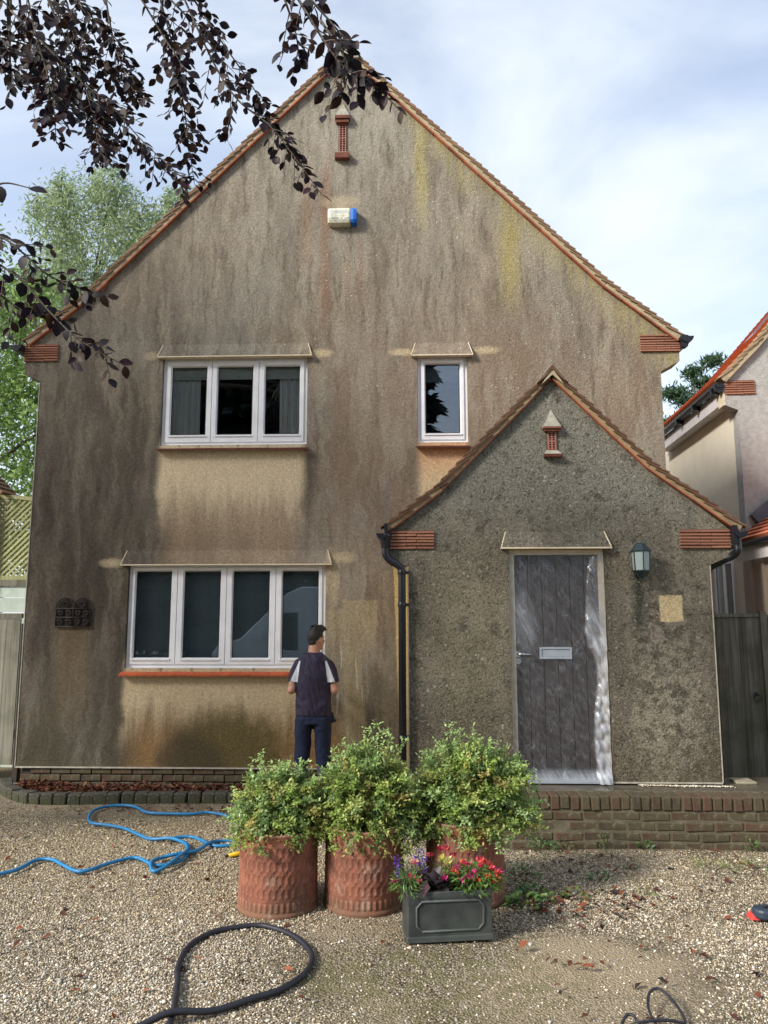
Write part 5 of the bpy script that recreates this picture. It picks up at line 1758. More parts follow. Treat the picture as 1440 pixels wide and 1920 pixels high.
def bedding(name, label, cat, dx, dy, rad, height, nleaf, leafsize, leafcol, flowers, fcols, fsize, seed, spike=False, droop=0.5):
    g = np.random.default_rng(seed)
    r = random.Random(seed)
    cx = PXc + dx * math.cos(PROT) - dy * math.sin(PROT)
    cy = PYc + dx * math.sin(PROT) + dy * math.cos(PROT)
    z0 = PZ0 + hh - 0.03
    t = thing(name, label, cat, (cx, cy, z0), 'bedding plants in the lead planter')
    n = nleaf
    th = g.uniform(0, 6.28, n)
    rr = rad * np.sqrt(g.random(n))
    hz = height * g.random(n) * (1 - 0.5 * (rr / rad) ** 2)
    P = np.stack([cx + rr * np.cos(th), cy + rr * np.sin(th) * 0.75, z0 + hz + 0.01], 1)
    D = np.stack([np.cos(th), np.sin(th), g.normal(0.15, droop, n)], 1) + g.normal(0, 0.35, (n, 3))
    Nn = np.tile([0, 0, 1.0], (n, 1)) + g.normal(0, 0.3, (n, 3))
    V, F = leaf_quads(P, D, Nn, g.uniform(0.7, 1.2, n) * leafsize[0], leafsize[1], 0.2)
    C_ = np.array(leafcol)[g.choice(len(leafcol), n)] * g.uniform(0.7, 1.25, (n, 1))
    np_mesh('leaves', V, F, M['plantleaf'], t, colors=np.repeat(C_, 4, 0))['kind'] = 'stuff'
    st = MB()
    for (fx, fy, fz) in flowers:
        wx = cx + fx * math.cos(PROT) - fy * math.sin(PROT)
        wy = cy + fx * math.sin(PROT) + fy * math.cos(PROT)
        top = Vector((wx, wy, z0 + fz))
        st.tube([(cx + fx * 0.5, cy + fy * 0.5, z0), tuple(top)], 0.0018, 4)
        m = 22 if spike else 12
        if spike:
            base_ = np.array(top)[None] - np.array([[0, 0, 1.0]]) * g.uniform(0, 0.075, (m, 1)) + g.normal(0, 0.006, (m, 3))
        else:
            base_ = np.array(top)[None] + g.normal(0, fsize * 0.22, (m, 3))
        D = rand_dirs(m, g)
        D[:, 2] = np.abs(D[:, 2]) * 0.6
        D[:, 1] -= 0.4
        V, F = leaf_quads(base_, D, rand_dirs(m, g), fsize * 1.35 * g.uniform(0.7, 1.1, m), fsize * 1.25 * g.uniform(0.7, 1.1, m), 0.2)
        fc = np.array(fcols[r.randrange(len(fcols))])
        C_ = fc[None] * g.uniform(0.7, 1.2, (m, 1))
        np_mesh('flower', V, F, M['petal'], t, colors=np.repeat(C_, 4, 0))
    if flowers:
        st.build('stems', M['twig'], t, fix=False)


LG = [(0.13, 0.24, 0.05), (0.17, 0.30, 0.07), (0.09, 0.18, 0.045)]
bedding('purple_salvia', 'purple and blue spiked flowers at the left end of the planter', 'flowers', -0.195, 0.02, 0.10, 0.14, 210, (0.05, 0.007), LG + [(0.2, 0.26, 0.1)],
        [(-0.09, 0, 0.20), (-0.075, 0.01, 0.155), (0.03, 0.02, 0.20), (0.055, 0, 0.205), (0.085, 0, 0.165), (-0.09, -0.02, 0.115), (0.06, -0.05, 0.10), (0.045, 0.02, 0.15)], [(0.16, 0.07, 0.42), (0.10, 0.09, 0.50), (0.20, 0.09, 0.45)], 0.013, 5, True)
bedding('pink_snapdragon', 'small pink and magenta blooms at the left edge below the purple spikes', 'flowers', -0.225, -0.05, 0.085, 0.10, 170, (0.055, 0.008), LG,
        [(-0.075, -0.01, 0.075), (0.015, -0.01, 0.10), (0.055, -0.02, 0.075), (0.045, 0.03, 0.16)], [(0.62, 0.12, 0.16), (0.66, 0.20, 0.20), (0.45, 0.03, 0.16)], 0.018, 6)
bedding('dark_heuchera', 'dark purple-black broad-leaved plant spilling over the planter front', 'plant', -0.085, -0.06, 0.065, 0.11, 34, (0.080, 0.066), [(0.035, 0.016, 0.026), (0.055, 0.022, 0.030), (0.075, 0.060, 0.070)],
        [], [], 0.02, 7, False, 0.9)
bedding('yellow_snapdragon', 'pale yellow blooms in the middle of the planter', 'flowers', 0.01, 0.03, 0.065, 0.13, 120, (0.045, 0.010), LG,
        [(-0.035, -0.02, 0.165), (-0.01, -0.03, 0.145), (0.015, -0.02, 0.155)], [(0.80, 0.74, 0.22), (0.84, 0.80, 0.34)], 0.024, 8)
bedding('crimson_snapdragon', 'crimson blooms at the back of the planter against the right pot', 'flowers', 0.01, 0.07, 0.07, 0.12, 90, (0.045, 0.010), LG,
        [(-0.085, 0, 0.165), (-0.03, 0, 0.20), (0.0, -0.01, 0.205), (0.045, 0, 0.165)], [(0.42, 0.02, 0.05), (0.58, 0.07, 0.11), (0.30, 0.015, 0.04)], 0.020, 9)
bedding('coral_snapdragon', 'large clump of coral and pink blooms filling the right half of the planter', 'flowers', 0.150, -0.02, 0.15, 0.135, 520, (0.055, 0.013), LG + [(0.21, 0.33, 0.09)],
        [(-0.11, -0.03, 0.115), (-0.085, 0, 0.13), (-0.07, -0.05, 0.07), (-0.045, 0.02, 0.14), (-0.03, 0, 0.145), (-0.02, -0.06, 0.09), (0.0, -0.04, 0.105), (0.02, -0.06, 0.07), (0.045, 0.02, 0.15), (0.06, 0, 0.155), (0.07, 0.03, 0.14), (0.08, -0.05, 0.085), (0.10, 0, 0.13), (0.115, -0.01, 0.115), (0.125, -0.05, 0.07), (0.14, -0.03, 0.09), (0.155, -0.01, 0.09), (0.05, -0.02, 0.13), (0.11, -0.06, 0.06), (-0.175, -0.06, 0.085)],
        [(0.78, 0.13, 0.10), (0.72, 0.10, 0.17), (0.80, 0.17, 0.08), (0.70, 0.08, 0.26)], 0.021, 10)

# ------------------------------------------------------------------ hoses and small things on the gravel
def hose(name, pts, r, m, label, cat, n=6, lift=0.0):
    P = []
    for i, p in enumerate(pts):
        P.append((p[0], p[1], float(gz(p[0], p[1])) + r * 0.9 + (p[2] if len(p) > 2 else 0)))
    o = MB().tube(catmull(P, n), r, 8).build(name, m, None, True)
    tag(o, label, cat)
    return o


M['bluehose'] = mat('blue_hose_rubber', (0.020, 0.20, 0.42), (0.015, 0.16, 0.35), 12, rough=0.45, spec=0.5)
M['blackhose'] = mat('black_hose_rubber', (0.014, 0.014, 0.020), (0.022, 0.022, 0.030), 12, rough=0.55)
BL = [(-3.4, 5.2), (-2.921, 5.364), (-2.857, 5.384), (-2.782, 5.478), (-2.753, 5.673), (-2.645, 5.697), (-2.49, 5.564), (-2.351, 5.455), (-2.271, 5.476), (-2.2, 5.612), (-2.072, 5.756), (-1.979, 5.718), (-1.86, 5.603), (-1.77, 5.606), (-1.685, 5.707), (-1.695, 5.916), (-1.757, 6.102), (-1.852, 6.204), (-1.926, 6.257), (-1.901, 6.315), (-1.789, 6.332), (-1.667, 6.211), (-1.562, 6.084), (-1.461, 6.072), (-1.395, 6.115), (-1.426, 6.22), (-1.523, 6.205), (-1.576, 6.083, 0.02), (-1.634, 5.896, 0.01), (-1.736, 5.787, 0.022), (-1.848, 5.722, 0.01), (-1.866, 5.584, 0.022), (-1.815, 5.472), (-1.752, 5.511, 0.01), (-1.705, 5.687, 0.03), (-1.693, 5.873, 0.025), (-1.763, 6.052, 0.02), (-1.922, 6.201, 0.02), (-2.097, 6.25), (-2.25, 6.392), (-2.452, 6.611), (-2.659, 6.74), (-2.812, 6.804), (-2.921, 6.976), (-3.001, 7.249), (-2.968, 7.416), (-2.823, 7.489), (-2.665, 7.439), (-2.471, 7.233), (-2.256, 7.193), (-2.039, 7.194), (-1.905, 7.251), (-1.73, 7.157), (-1.552, 6.957), (-1.405, 6.72), (-1.2, 6.5), (-0.9, 6.6)]
hose('blue_hose', BL, 0.0135, M['bluehose'], 'long tangled bright blue hose snaking across the gravel', 'hose')
BK = [(-0.98, 3.1), (-1.024, 3.348), (-1.063, 3.51, 0.0), (-1.075, 3.599), (-1.147, 3.893), (-1.187, 4.02), (-1.211, 4.226), (-1.172, 4.394), (-1.08, 4.504), (-0.901, 4.569), (-0.793, 4.536), (-0.674, 4.446), (-0.577, 4.312), (-0.526, 4.186), (-0.524, 4.065), (-0.554, 3.951), (-0.637, 3.821), (-0.733, 3.752), (-0.901, 3.627), (-1.07, 3.545, 0.03), (-1.206, 3.463), (-1.325, 3.357), (-1.6, 3.1)]
hose('black_hose', BK, 0.0155, M['blackhose'], 'thick black rubber hose lying in a loop in the foreground', 'hose')
CB = [(1.063, 3.3), (1.063, 3.513), (1.067, 3.597), (1.064, 3.686, 0.02), (1.098, 3.781, 0.04), (1.143, 3.807, 0.05), (1.179, 3.768, 0.04), (1.2, 3.691, 0.02), (1.201, 3.616), (1.141, 3.608, 0.01), (1.061, 3.603, 0.012), (0.989, 3.588, 0.01), (0.98, 3.616, 0.02), (0.953, 3.63, 0.02), (0.919, 3.592), (0.888, 3.5), (0.8, 3.2)]
hose('thin_cable', CB, 0.0065, M['blackhose'], 'thin black cable curled at the bottom right edge', 'cable')
hose('blue_hose_end', [(-4.62, 8.5), (-4.56, 8.42, 0.16), (-4.50, 8.30, 0.20), (-4.47, 8.2, 0.10), (-4.55, 8.05), (-4.9, 7.95)], 0.012, M['bluehose'], 'end of a blue hose hanging at the left corner of the house', 'hose')
yc = thing('hose_connector', 'small yellow hose connector on the gravel beside the left pot', 'connector', (-1.33, 5.84, 0.10))
M['yellow'] = mat('yellow_plastic', (0.75, 0.48, 0.02), (0.65, 0.40, 0.02), 10, rough=0.4)
MB().tube([(-1.365, 5.815, 0.117), (-1.335, 5.837, 0.117), (-1.332, 5.839, 0.117), (-1.25, 5.89, 0.117)], [0.013, 0.013, 0.017, 0.016], 10).build('barrel', M['yellow'], yc, True)
MB().tube([(-1.385, 5.80, 0.117), (-1.366, 5.814, 0.117)], 0.009, 8).build('nozzle', M['blackhose'], yc, True)

# cordless tool lying at the right edge
tl = thing('cordless_tool', 'dark blue plastic tool with a small black stud and red tip at the right edge', 'tool', (2.25, 4.86, 0.1))
M['toolblue'] = mat('slate_blue_plastic', (0.035, 0.050, 0.075), (0.028, 0.040, 0.060), 15, rough=0.45)
def cap_outline(k, zz):
    pts = []
    for a in range(9):
        t = math.pi / 2 + math.pi * a / 8
        pts.append((2.085 + 0.062 * k * math.cos(t), 4.80 + 0.062 * k * math.sin(t), zz))
    pts.append((2.40, 4.80 - 0.07 * k, zz))
    pts.append((2.40, 4.80 + 0.07 * k, zz))
    return pts
MB().loft([cap_outline(0.86, 0.108), cap_outline(1.0, 0.120), cap_outline(1.0, 0.150), cap_outline(0.88, 0.162)]).build('body', M['toolblue'], tl, bevel=0.003)
MB().lathe([(0.010, 0.160), (0.010, 0.178), (0.007, 0.181)], 2.10, 4.80, 10).build('stud', M['blackhose'], tl, True)
MB().hexa([(2.0, 4.77, 0.10), (2.06, 4.77, 0.10), (2.06, 4.86, 0.10), (2.0, 4.85, 0.10)], [(2.02, 4.79, 0.128), (2.05, 4.79, 0.13), (2.05, 4.85, 0.13), (2.02, 4.84, 0.128)]).build('red_tip', mat('red_plastic', (0.62, 0.06, 0.05), rough=0.4), tl, bevel=0.004)

# weeds in the gravel and along the wall foot
def weed(x, y, h, n, seed, label, cols, ls=(0.05, 0.02), spread=0.07):
    g = np.random.default_rng(seed)
    z0 = float(gz(x, y))
    th = g.uniform(0, 6.28, n)
    rr = spread * np.sqrt(g.random(n))
    P = np.stack([x + rr * np.cos(th), y + rr * np.sin(th), z0 + h * g.random(n) * (1 - 0.6 * rr / spread)], 1)
    D = np.stack([np.cos(th), np.sin(th), g.normal(0.5, 0.4, n)], 1)
    V, F = leaf_quads(P, D, np.tile([0, 0, 1.0], (n, 1)) + g.normal(0, 0.4, (n, 3)), ls[0] * g.uniform(0.6, 1.3, n), ls[1] * g.uniform(0.7, 1.2, n), 0.15)
    C_ = np.array(cols)[g.choice(len(cols), n)] * g.uniform(0.7, 1.3, (n, 1))
    t = thing('weed', label, 'weed', (x, y, z0), 'weeds in the gravel')
    np_mesh('leaves', V, F, M['plantleaf'], t, colors=np.repeat(C_, 4, 0))['kind'] = 'stuff'
    st = MB()
    for k in range(4):
        a = rnd.uniform(0, 6.28)
        st.tube([(x, y, z0), (x + spread * 0.6 * math.cos(a), y + spread * 0.6 * math.sin(a), z0 + h * 0.8)], 0.0016, 4)
    st.build('stems', M['twig'], t, fix=False)


WG = [(0.11, 0.20, 0.05), (0.16, 0.25, 0.07), (0.08, 0.15, 0.06)]
wl = [(0.70, 4.97, 0.07, 60, 'broad grey-green weed beside the planter', WG, (0.055, 0.040), 0.10), (0.80, 5.12, 0.06, 50, 'low leafy weed just behind the grey-green one near the right pot', WG, (0.045, 0.035), 0.10),
      (1.03, 5.10, 0.06, 30, 'small weed with brown leaves around it right of the pots', [(0.15, 0.24, 0.06), (0.28, 0.16, 0.06)], (0.04, 0.025), 0.08), (0.98, 6.06, 0.14, 70, 'bushy green weed at the left end of the brick wall foot', WG, (0.035, 0.018), 0.10),
      (1.18, 6.08, 0.10, 40, 'small green weed second from the left along the brick wall foot', WG, (0.03, 0.015), 0.07), (1.49, 6.09, 0.16, 36, 'tall thin weed against the middle of the brick wall', WG, (0.03, 0.014), 0.05),
      (1.78, 6.10, 0.11, 30, 'short dark weed by the brick wall right of the tall thin one', WG, (0.04, 0.018), 0.05), (2.60, 6.10, 0.11, 24, 'single upright weed at the right end of the brick wall', WG, (0.035, 0.02), 0.04),
      (2.12, 5.62, 0.07, 70, 'wide patch of grassy weed in the gravel on the right', [(0.17, 0.24, 0.06), (0.25, 0.30, 0.10)], (0.07, 0.006), 0.14), (2.42, 5.66, 0.07, 60, 'grassy tuft in the gravel nearest the right edge', [(0.17, 0.24, 0.06), (0.25, 0.30, 0.10)], (0.07, 0.006), 0.11),
      (1.28, 5.42, 0.05, 26, 'pale seedling in open gravel between the pots and the grass patch', WG, (0.045, 0.02), 0.06), (1.50, 5.14, 0.07, 22, 'yellow-green grassy seedling near the rust-brown leaves', [(0.30, 0.33, 0.08), (0.16, 0.25, 0.05)], (0.06, 0.009), 0.05),
      (0.72, 5.45, 0.10, 90, 'low dark weeds in the shade behind the right pot', WG, (0.04, 0.02), 0.16), (1.55, 5.65, 0.04, 18, 'tiny green seedling in the gravel below the brick wall', WG, (0.03, 0.014), 0.04)]
for k, (x, y, h, n, lab, cols, ls, sp_) in enumerate(wl):
    weed(x, y, h, n, 100 + k, lab, cols, ls, sp_)

# ------------------------------------------------------------------ the man washing the wall
MX, MY, MZ = -0.985, 7.70, 0.05
def ering(cx, cy, cz, rx, ry, n=18, tilt=0.0):
    return [(MX + cx + rx * math.cos(2 * math.pi * k / n), MY + cy + ry * math.sin(2 * math.pi * k / n), MZ + cz + tilt * math.sin(2 * math.pi * k / n) * ry) for k in range(n)]


def mtube(mb, pts, rs, n=12):
    mb.tube([(MX + p[0], MY + p[1], MZ + p[2]) for p in pts], rs, n)


man = thing('person', 'person in dark navy t-shirt with white sleeve stripes facing the wall beside the window', 'person', (MX, MY, MZ))
def shirt_mat():
    g = G('navy_sports_shirt')
    x, y, z = g.xyz()
    ax = x.abs()
    # white raglan stripe on the back of each sleeve
    t = (1.405 - z) / 0.20
    cx = t * 0.056 + 0.136
    w = t * 0.030 + 0.008
    m = g.ss((ax - cx).abs() - w, 0.004, -0.004) * g.ss(z, 1.415, 1.405) * g.ss(z, 1.195, 1.200) * g.ss(y, 0.06, 0.04)
    c = g.mix(g.noise(5.0, 3), (0.040, 0.031, 0.060), (0.030, 0.025, 0.048))
    c = g.mix(m, c, (0.68, 0.70, 0.76))
    h = g.noise(1.0, 2, 0.5, g.vec(x * 22.0 + z * 9.0, y * 9.0, z * 4.0 - x * 3.0))
    return g.done(g.bsdf(c, 0.7, g.bump(h, 1.0, 0.045), 0, 0.25))


M['shirt'] = shirt_mat()
M['skin'] = mat('skin', (0.50, 0.27, 0.185), (0.43, 0.22, 0.145), 12, rough=0.55)
M['hair'] = mat('dark_hair', (0.012, 0.010, 0.010), (0.024, 0.019, 0.017), 60, rough=0.5, bump=0.6, bscale=120)
M['trouser'] = mat('navy_work_trousers', (0.010, 0.017, 0.050), (0.007, 0.012, 0.036), 7, rough=0.85, bump=0.7, bscale=9, bdist=0.03)
M['boot'] = mat('grey_rubber_boot', (0.085, 0.090, 0.11), (0.06, 0.065, 0.08), 10, rough=0.5)


def remeshed(mb, name, m, voxel, smooth_it=6, parent=man):
    o = mb.build(name, m, parent, True, fix=True)
    r = o.modifiers.new('remesh', 'REMESH')
    r.mode = 'VOXEL'
    r.voxel_size = voxel
    r.use_smooth_shade = True
    s = o.modifiers.new('smooth', 'SMOOTH')
    s.factor = 0.5
    s.iterations = smooth_it
    return o


# body: one continuous surface (torso, neck, head, arms with hands, legs)
b = MB()
b.loft([ering(0, 0, 0.90, 0.13, 0.085), ering(0, 0, 1.0, 0.135, 0.085), ering(0, 0, 1.2, 0.145, 0.09), ering(0, 0, 1.34, 0.15, 0.085), ering(0, 0, 1.42, 0.11, 0.075), ering(0, 0.005, 1.48, 0.066, 0.064), ering(0.004, 0.018, 1.56, 0.058, 0.062), ering(0.006, 0.03, 1.62, 0.055, 0.06)])
hr = Matrix.Rotation(R(-38), 3, 'Z')                      # head turned to the right
hc = Vector((0.014, 0.032, 1.626))
def hp(p):
    return tuple(Vector((MX, MY, MZ)) + hc + hr @ Vector(p))
b.ell(hp((0, 0, 0.012)), (0.075, 0.092, 0.108), 18, 14, hr)        # skull
b.ell(hp((0, 0.036, -0.045)), (0.058, 0.060, 0.072), 14, 10, hr)   # jaw
b.ell(hp((0, 0.074, -0.092)), (0.028, 0.022, 0.020), 10, 8, hr)    # chin
b.ell(hp((0, 0.100, -0.018)), (0.013, 0.020, 0.026), 10, 8, hr)    # nose
b.ell(hp((0, 0.086, 0.022)), (0.050, 0.014, 0.012), 10, 8, hr)     # brow
b.ell(hp((0, 0.086, -0.058)), (0.026, 0.012, 0.010), 10, 8, hr)    # lips
for s in (-1, 1):
    b.ell(hp((s * 0.078, -0.004, -0.012)), (0.010, 0.020, 0.032), 10, 8, hr)   # ears
    b.ell(hp((s * 0.046, 0.062, -0.02)), (0.02, 0.022, 0.022), 10, 8, hr)      # cheeks
    sh_ = (s * 0.158, 0.0, 1.350)
    elb = (s * 0.222, -0.035, 1.115)
    wri = (s * 0.13, 0.215, 1.16 if s > 0 else 1.12)
    mtube(b, [(s * 0.10, 0, 1.36), sh_, (s * 0.195, -0.02, 1.25), elb, (s * 0.19, 0.06, 1.125), wri], [0.045, 0.046, 0.044, 0.043, 0.044, 0.029], 12)
    b.ell((MX + elb[0], MY + elb[1], MZ + elb[2]), (0.044, 0.045, 0.044), 12, 8)
    # hand: palm, four curled fingers of unequal length, thumb from the side of the palm
    pd = (Vector((-s * 0.35, 0.9, 0.12))).normalized()
    side = Vector((0, 0, 1))
    w0 = Vector(wri)
    pc = w0 + pd * 0.045
    mtube(b, [tuple(w0), tuple(pc), tuple(w0 + pd * 0.085)], [0.026, 0.036, 0.033], 10)
    for k, ln in enumerate((0.070, 0.080, 0.074, 0.058)):
        r0 = w0 + pd * 0.080 + side * (0.030 - k * 0.020)
        k1 = r0 + pd * ln * 0.45 + Vector((-s * 0.010, 0, 0))
        k2 = k1 + (pd * 0.5 + Vector((-s * 0.8, -0.1, 0))).normalized() * ln * 0.35
        k3 = k2 + Vector((-s * 0.5, -0.85, 0)).normalized() * ln * 0.25
        mtube(b, [tuple(r0), tuple(k1), tuple(k2), tuple(k3)], [0.0095, 0.009, 0.0085, 0.007], 8)
    t0 = w0 + pd * 0.030 + side * 0.028
    mtube(b, [tuple(t0), tuple(t0 + pd * 0.028 + side * 0.024), tuple(t0 + pd * 0.055 + side * 0.026 + Vector((-s * 0.012, 0, 0)))], [0.012, 0.0105, 0.008], 8)
    lx = s * 0.098
    mtube(b, [(lx * 0.9, 0, 0.90), (lx, 0.0, 0.70), (lx * 1.05, 0.01, 0.47), (lx * 1.08, -0.01, 0.28), (lx * 1.1, 0.0, 0.10), (lx * 1.1, 0.02, 0.04)], [0.085, 0.078, 0.055, 0.052, 0.040, 0.042], 12)
remeshed(b, 'body', M['skin'], 0.006, 3)

# hair: short sides, fuller top swept forward
h = MB()
h.ell(hp((0, -0.012, 0.034)), (0.079, 0.090, 0.096), 18, 14, hr)
h.ell(hp((0, 0.028, 0.095)), (0.066, 0.080, 0.044), 16, 10, hr)
h.ell(hp((0.0, 0.088, 0.110)), (0.050, 0.030, 0.028), 12, 8, hr)
h.ell(hp((0.0, -0.052, -0.020)), (0.058, 0.038, 0.050), 14, 10, hr)
for k in range(44):
    a = rnd.uniform(-0.9, 0.9)
    q = rnd.uniform(-0.05, 0.10)
    h.ell(hp((0.062 * math.sin(a), q, 0.118 + 0.018 * math.cos(a * 1.7) - 0.05 * a * a + rnd.uniform(-0.006, 0.016))), (0.011, 0.026, 0.012), 8, 6, hr)
remeshed(h, 'hair', M['hair'], 0.006, 2)

# t-shirt
s_ = MB()
s_.loft([ering(0.0, 0, 0.855, 0.190, 0.128), ering(0.0, 0, 0.93, 0.190, 0.130), ering(-0.002, 0.0, 1.03, 0.184, 0.126), ering(0, 0, 1.14, 0.186, 0.128), ering(0, 0.0, 1.25, 0.200, 0.132), ering(0, 0, 1.33, 0.202, 0.128), ering(0, 0, 1.385, 0.195, 0.118), ering(0, 0.0, 1.425, 0.168, 0.104), ering(0, 0.002, 1.458, 0.128, 0.090), ering(0, 0.004, 1.484, 0.090, 0.078), ering(0, 0.006, 1.497, 0.070, 0.070)])
for s in (-1, 1):
    mtube(s_, [(s * 0.10, 0, 1.375), (s * 0.150, 0, 1.362), (s * 0.180, -0.01, 1.31), (s * 0.200, -0.022, 1.24), (s * 0.212, -0.026, 1.190)], [0.066, 0.066, 0.064, 0.060, 0.060], 16)
o = remeshed(s_, 'tshirt', M['shirt'], 0.010, 5)
tx = bpy.data.textures.new('cloth_folds', 'CLOUDS')
tx.noise_scale = 0.15
dm = o.modifiers.new('folds', 'DISPLACE')
dm.texture = tx
dm.strength = 0.035
dm.mid_level = 0.5

# work trousers with pocket flap, then boots
q = MB()
q.loft([ering(0, 0, 0.55 + 0.31, 0.180, 0.122), ering(0, 0, 0.90, 0.178, 0.120), ering(0, 0.0, 0.78, 0.186, 0.13)][::-1])
for s in (-1, 1):
    q.loft([ering(s * 0.094, 0, 0.84, 0.092, 0.120), ering(s * 0.098, -0.004, 0.72, 0.092, 0.108), ering(s * 0.104, 0.006, 0.55, 0.083, 0.092), ering(s * 0.110, 0.0, 0.44, 0.080, 0.088), ering(s * 0.112, -0.004, 0.37, 0.076, 0.084)][::-1])
q.ell((MX + 0.185, MY + 0.03, MZ + 0.835), (0.030, 0.045, 0.06), 10, 8)
q.ell((MX + 0.215, MY + 0.05, MZ + 0.80), (0.025, 0.035, 0.02), 10, 8)
o = remeshed(q, 'trousers', M['trouser'], 0.010, 4)
dm = o.modifiers.new('folds', 'DISPLACE')
dm.texture = tx
dm.strength = 0.022
for s in (-1, 1):
    w = MB()
    x_ = s * 0.112
    w.loft([ering(x_, -0.002, 0.43, 0.068, 0.076), ering(x_, -0.002, 0.418, 0.069, 0.077), ering(x_, -0.004, 0.30, 0.064, 0.072), ering(x_, -0.002, 0.14, 0.052, 0.062), ering(x_, 0.03, 0.085, 0.052, 0.092), ering(x_, 0.06, 0.045, 0.052, 0.145), ering(x_, 0.06, 0.0, 0.054, 0.150)])
    w.build('boot', M['boot'], man, True)

man.scale = (0.98, 0.98, 0.982)

# ------------------------------------------------------------------ trees
def tree(name, label, base_, trunk_h, trunk_r, blobs, nleaf, ls, cols, mleaf, seed, cat='tree', group=None, droop=0.3, shell=0.55, limb_r=0.06, dark=None):
    """blobs: list of (centre, radii, weight); crown leaves fill blob volumes with gaps"""
    g = np.random.default_rng(seed)
    r = random.Random(seed)
    t = thing(name, label, cat, base_, group)
    tm = MB()
    b0 = Vector(base_)
    top = b0 + Vector((r.uniform(-0.2, 0.2), r.uniform(-0.2, 0.2), trunk_h))
    pts = catmull([b0, b0.lerp(top, 0.5) + Vector((r.uniform(-0.12, 0.12), r.uniform(-0.12, 0.12), 0)), top], 5)
    tm.tube(pts, [trunk_r * (1.15 - 0.75 * k / (len(pts) - 1)) for k in range(len(pts))], 10)
    wts = np.array([bl[2] for bl in blobs], dtype=float)
    wts /= wts.sum()
    LP, LC = [], []
    for (c, rad, w), wk in zip(blobs, wts):
        c = Vector(c)
        st = b0.lerp(top, r.uniform(0.55, 1.0))
        mid = st.lerp(c, 0.5) + Vector((r.uniform(-0.2, 0.2), r.uniform(-0.2, 0.2), 0.2))
        lp = catmull([st, mid, c], 5)
        tm.tube(lp, [limb_r * (1.0 - 0.8 * k / (len(lp) - 1)) for k in range(len(lp))], 6)
        for _ in range(4):
            d = Vector(rand_dirs(1, g)[0])
            e = c + Vector((d.x * rad[0], d.y * rad[1], abs(d.z) * rad[2])) * 0.8
            tm.tube(catmull([lp[-3], c.lerp(e, 0.4), e], 3), [limb_r * 0.35 * (1 - 0.25 * k) + 0.003 for k in range(7)][:7], 4)
        n = int(nleaf * wk)
        # clumps inside the blob
        k = max(4, n // 55)
        d = rand_dirs(k, g)
        q = (shell + (1 - shell) * g.random(k)) ** 0.7
        cc = np.array(c)[None] + d * q[:, None] * np.array(rad)[None]
        idx = g.integers(0, k, n)
        cs = 0.16 * (rad[0] * rad[1] * rad[2]) ** (1 / 3)
        P = cc[idx] + g.normal(0, 1, (n, 3)) * cs * np.array([1.0, 1.0, 0.8])
        LP.append(P)
        cl = np.array(cols)[g.integers(0, len(cols), k)][idx] * g.uniform(0.75, 1.25, (n, 1))
        LC.append(cl)
    P = np.concatenate(LP)
    Cc = np.concatenate(LC)
    n = len(P)
    D = rand_dirs(n, g)
    D[:, 2] -= droop
    V, F = leaf_quads(P, D, rand_dirs(n, g), g.uniform(0.7, 1.3, n) * ls[0], g.uniform(0.7, 1.3, n) * ls[1], 0.15)
    tm.build('trunk', M['bark'], t, True, fix=False)
    o = np_mesh('crown', V, F, mleaf, t, colors=np.repeat(Cc, 4, 0))
    o['kind'] = 'stuff'
    return t


M['bark'] = mat('tree_bark', (0.12, 0.10, 0.075), (0.07, 0.058, 0.045), 9, bump=0.8, bscale=25, bdist=0.03)
M['greenleaf'] = leafmat('ash_leaf', 0.6, 0.45, 0.35)
GC = [(0.27, 0.35, 0.18), (0.32, 0.40, 0.20), (0.23, 0.31, 0.18), (0.37, 0.44, 0.24)]
tree('ash_tree', 'tall feathery pale green tree behind the roof on the left', (-9.0, 20.0, 0.0), 9.0, 0.22,
     [((-8.8, 20, 12.4), (1.5, 1.5, 2.2), 3), ((-8.7, 20, 14.0), (0.55, 0.7, 1.0), 0.6), ((-10.1, 20, 12.6), (0.9, 1.0, 1.9), 1.6), ((-10.15, 20, 14.2), (0.3, 0.4, 0.6), 0.2), ((-7.4, 20, 11.8), (1.2, 1.3, 1.8), 2), ((-10.5, 20, 10.2), (1.3, 1.4, 1.6), 2), ((-8.8, 20, 9.6), (1.8, 1.6, 1.6), 2)], 30000, (0.15, 0.045), GC, M['greenleaf'], 31)
tree('ash_tree', 'feathery green tree nearest the roof edge behind the left slope', (-6.2, 21.0, 0.0), 8.0, 0.2,
     [((-6.6, 21, 12.8), (1.1, 1.2, 1.9), 2), ((-7.0, 21, 14.2), (0.35, 0.5, 0.6), 0.3), ((-5.6, 21, 11.6), (1.3, 1.3, 2.0), 2), ((-7.4, 21, 10.2), (1.4, 1.4, 1.5), 2)], 16000, (0.15, 0.045), GC, M['greenleaf'], 32)
tree('ash_tree', 'leafy green tree at the left edge beside the house wall', (-9.2, 15.0, 0.0), 6.0, 0.22,
     [((-8.3, 15, 7.6), (1.3, 1.4, 1.5), 2), ((-9.3, 15, 8.6), (1.4, 1.4, 1.6), 2), ((-7.4, 15, 5.9), (1.2, 1.3, 1.5), 2.2), ((-8.9, 15, 5.6), (1.4, 1.3, 1.5), 2), ((-7.6, 15, 4.0), (1.2, 1.3, 1.3), 2.2), ((-9.0, 15, 3.6), (1.4, 1.3, 1.2), 1.8)], 24000, (0.14, 0.05), [(0.19, 0.31, 0.08), (0.24, 0.37, 0.11), (0.29, 0.42, 0.14), (0.14, 0.22, 0.08)], M['greenleaf'], 33)

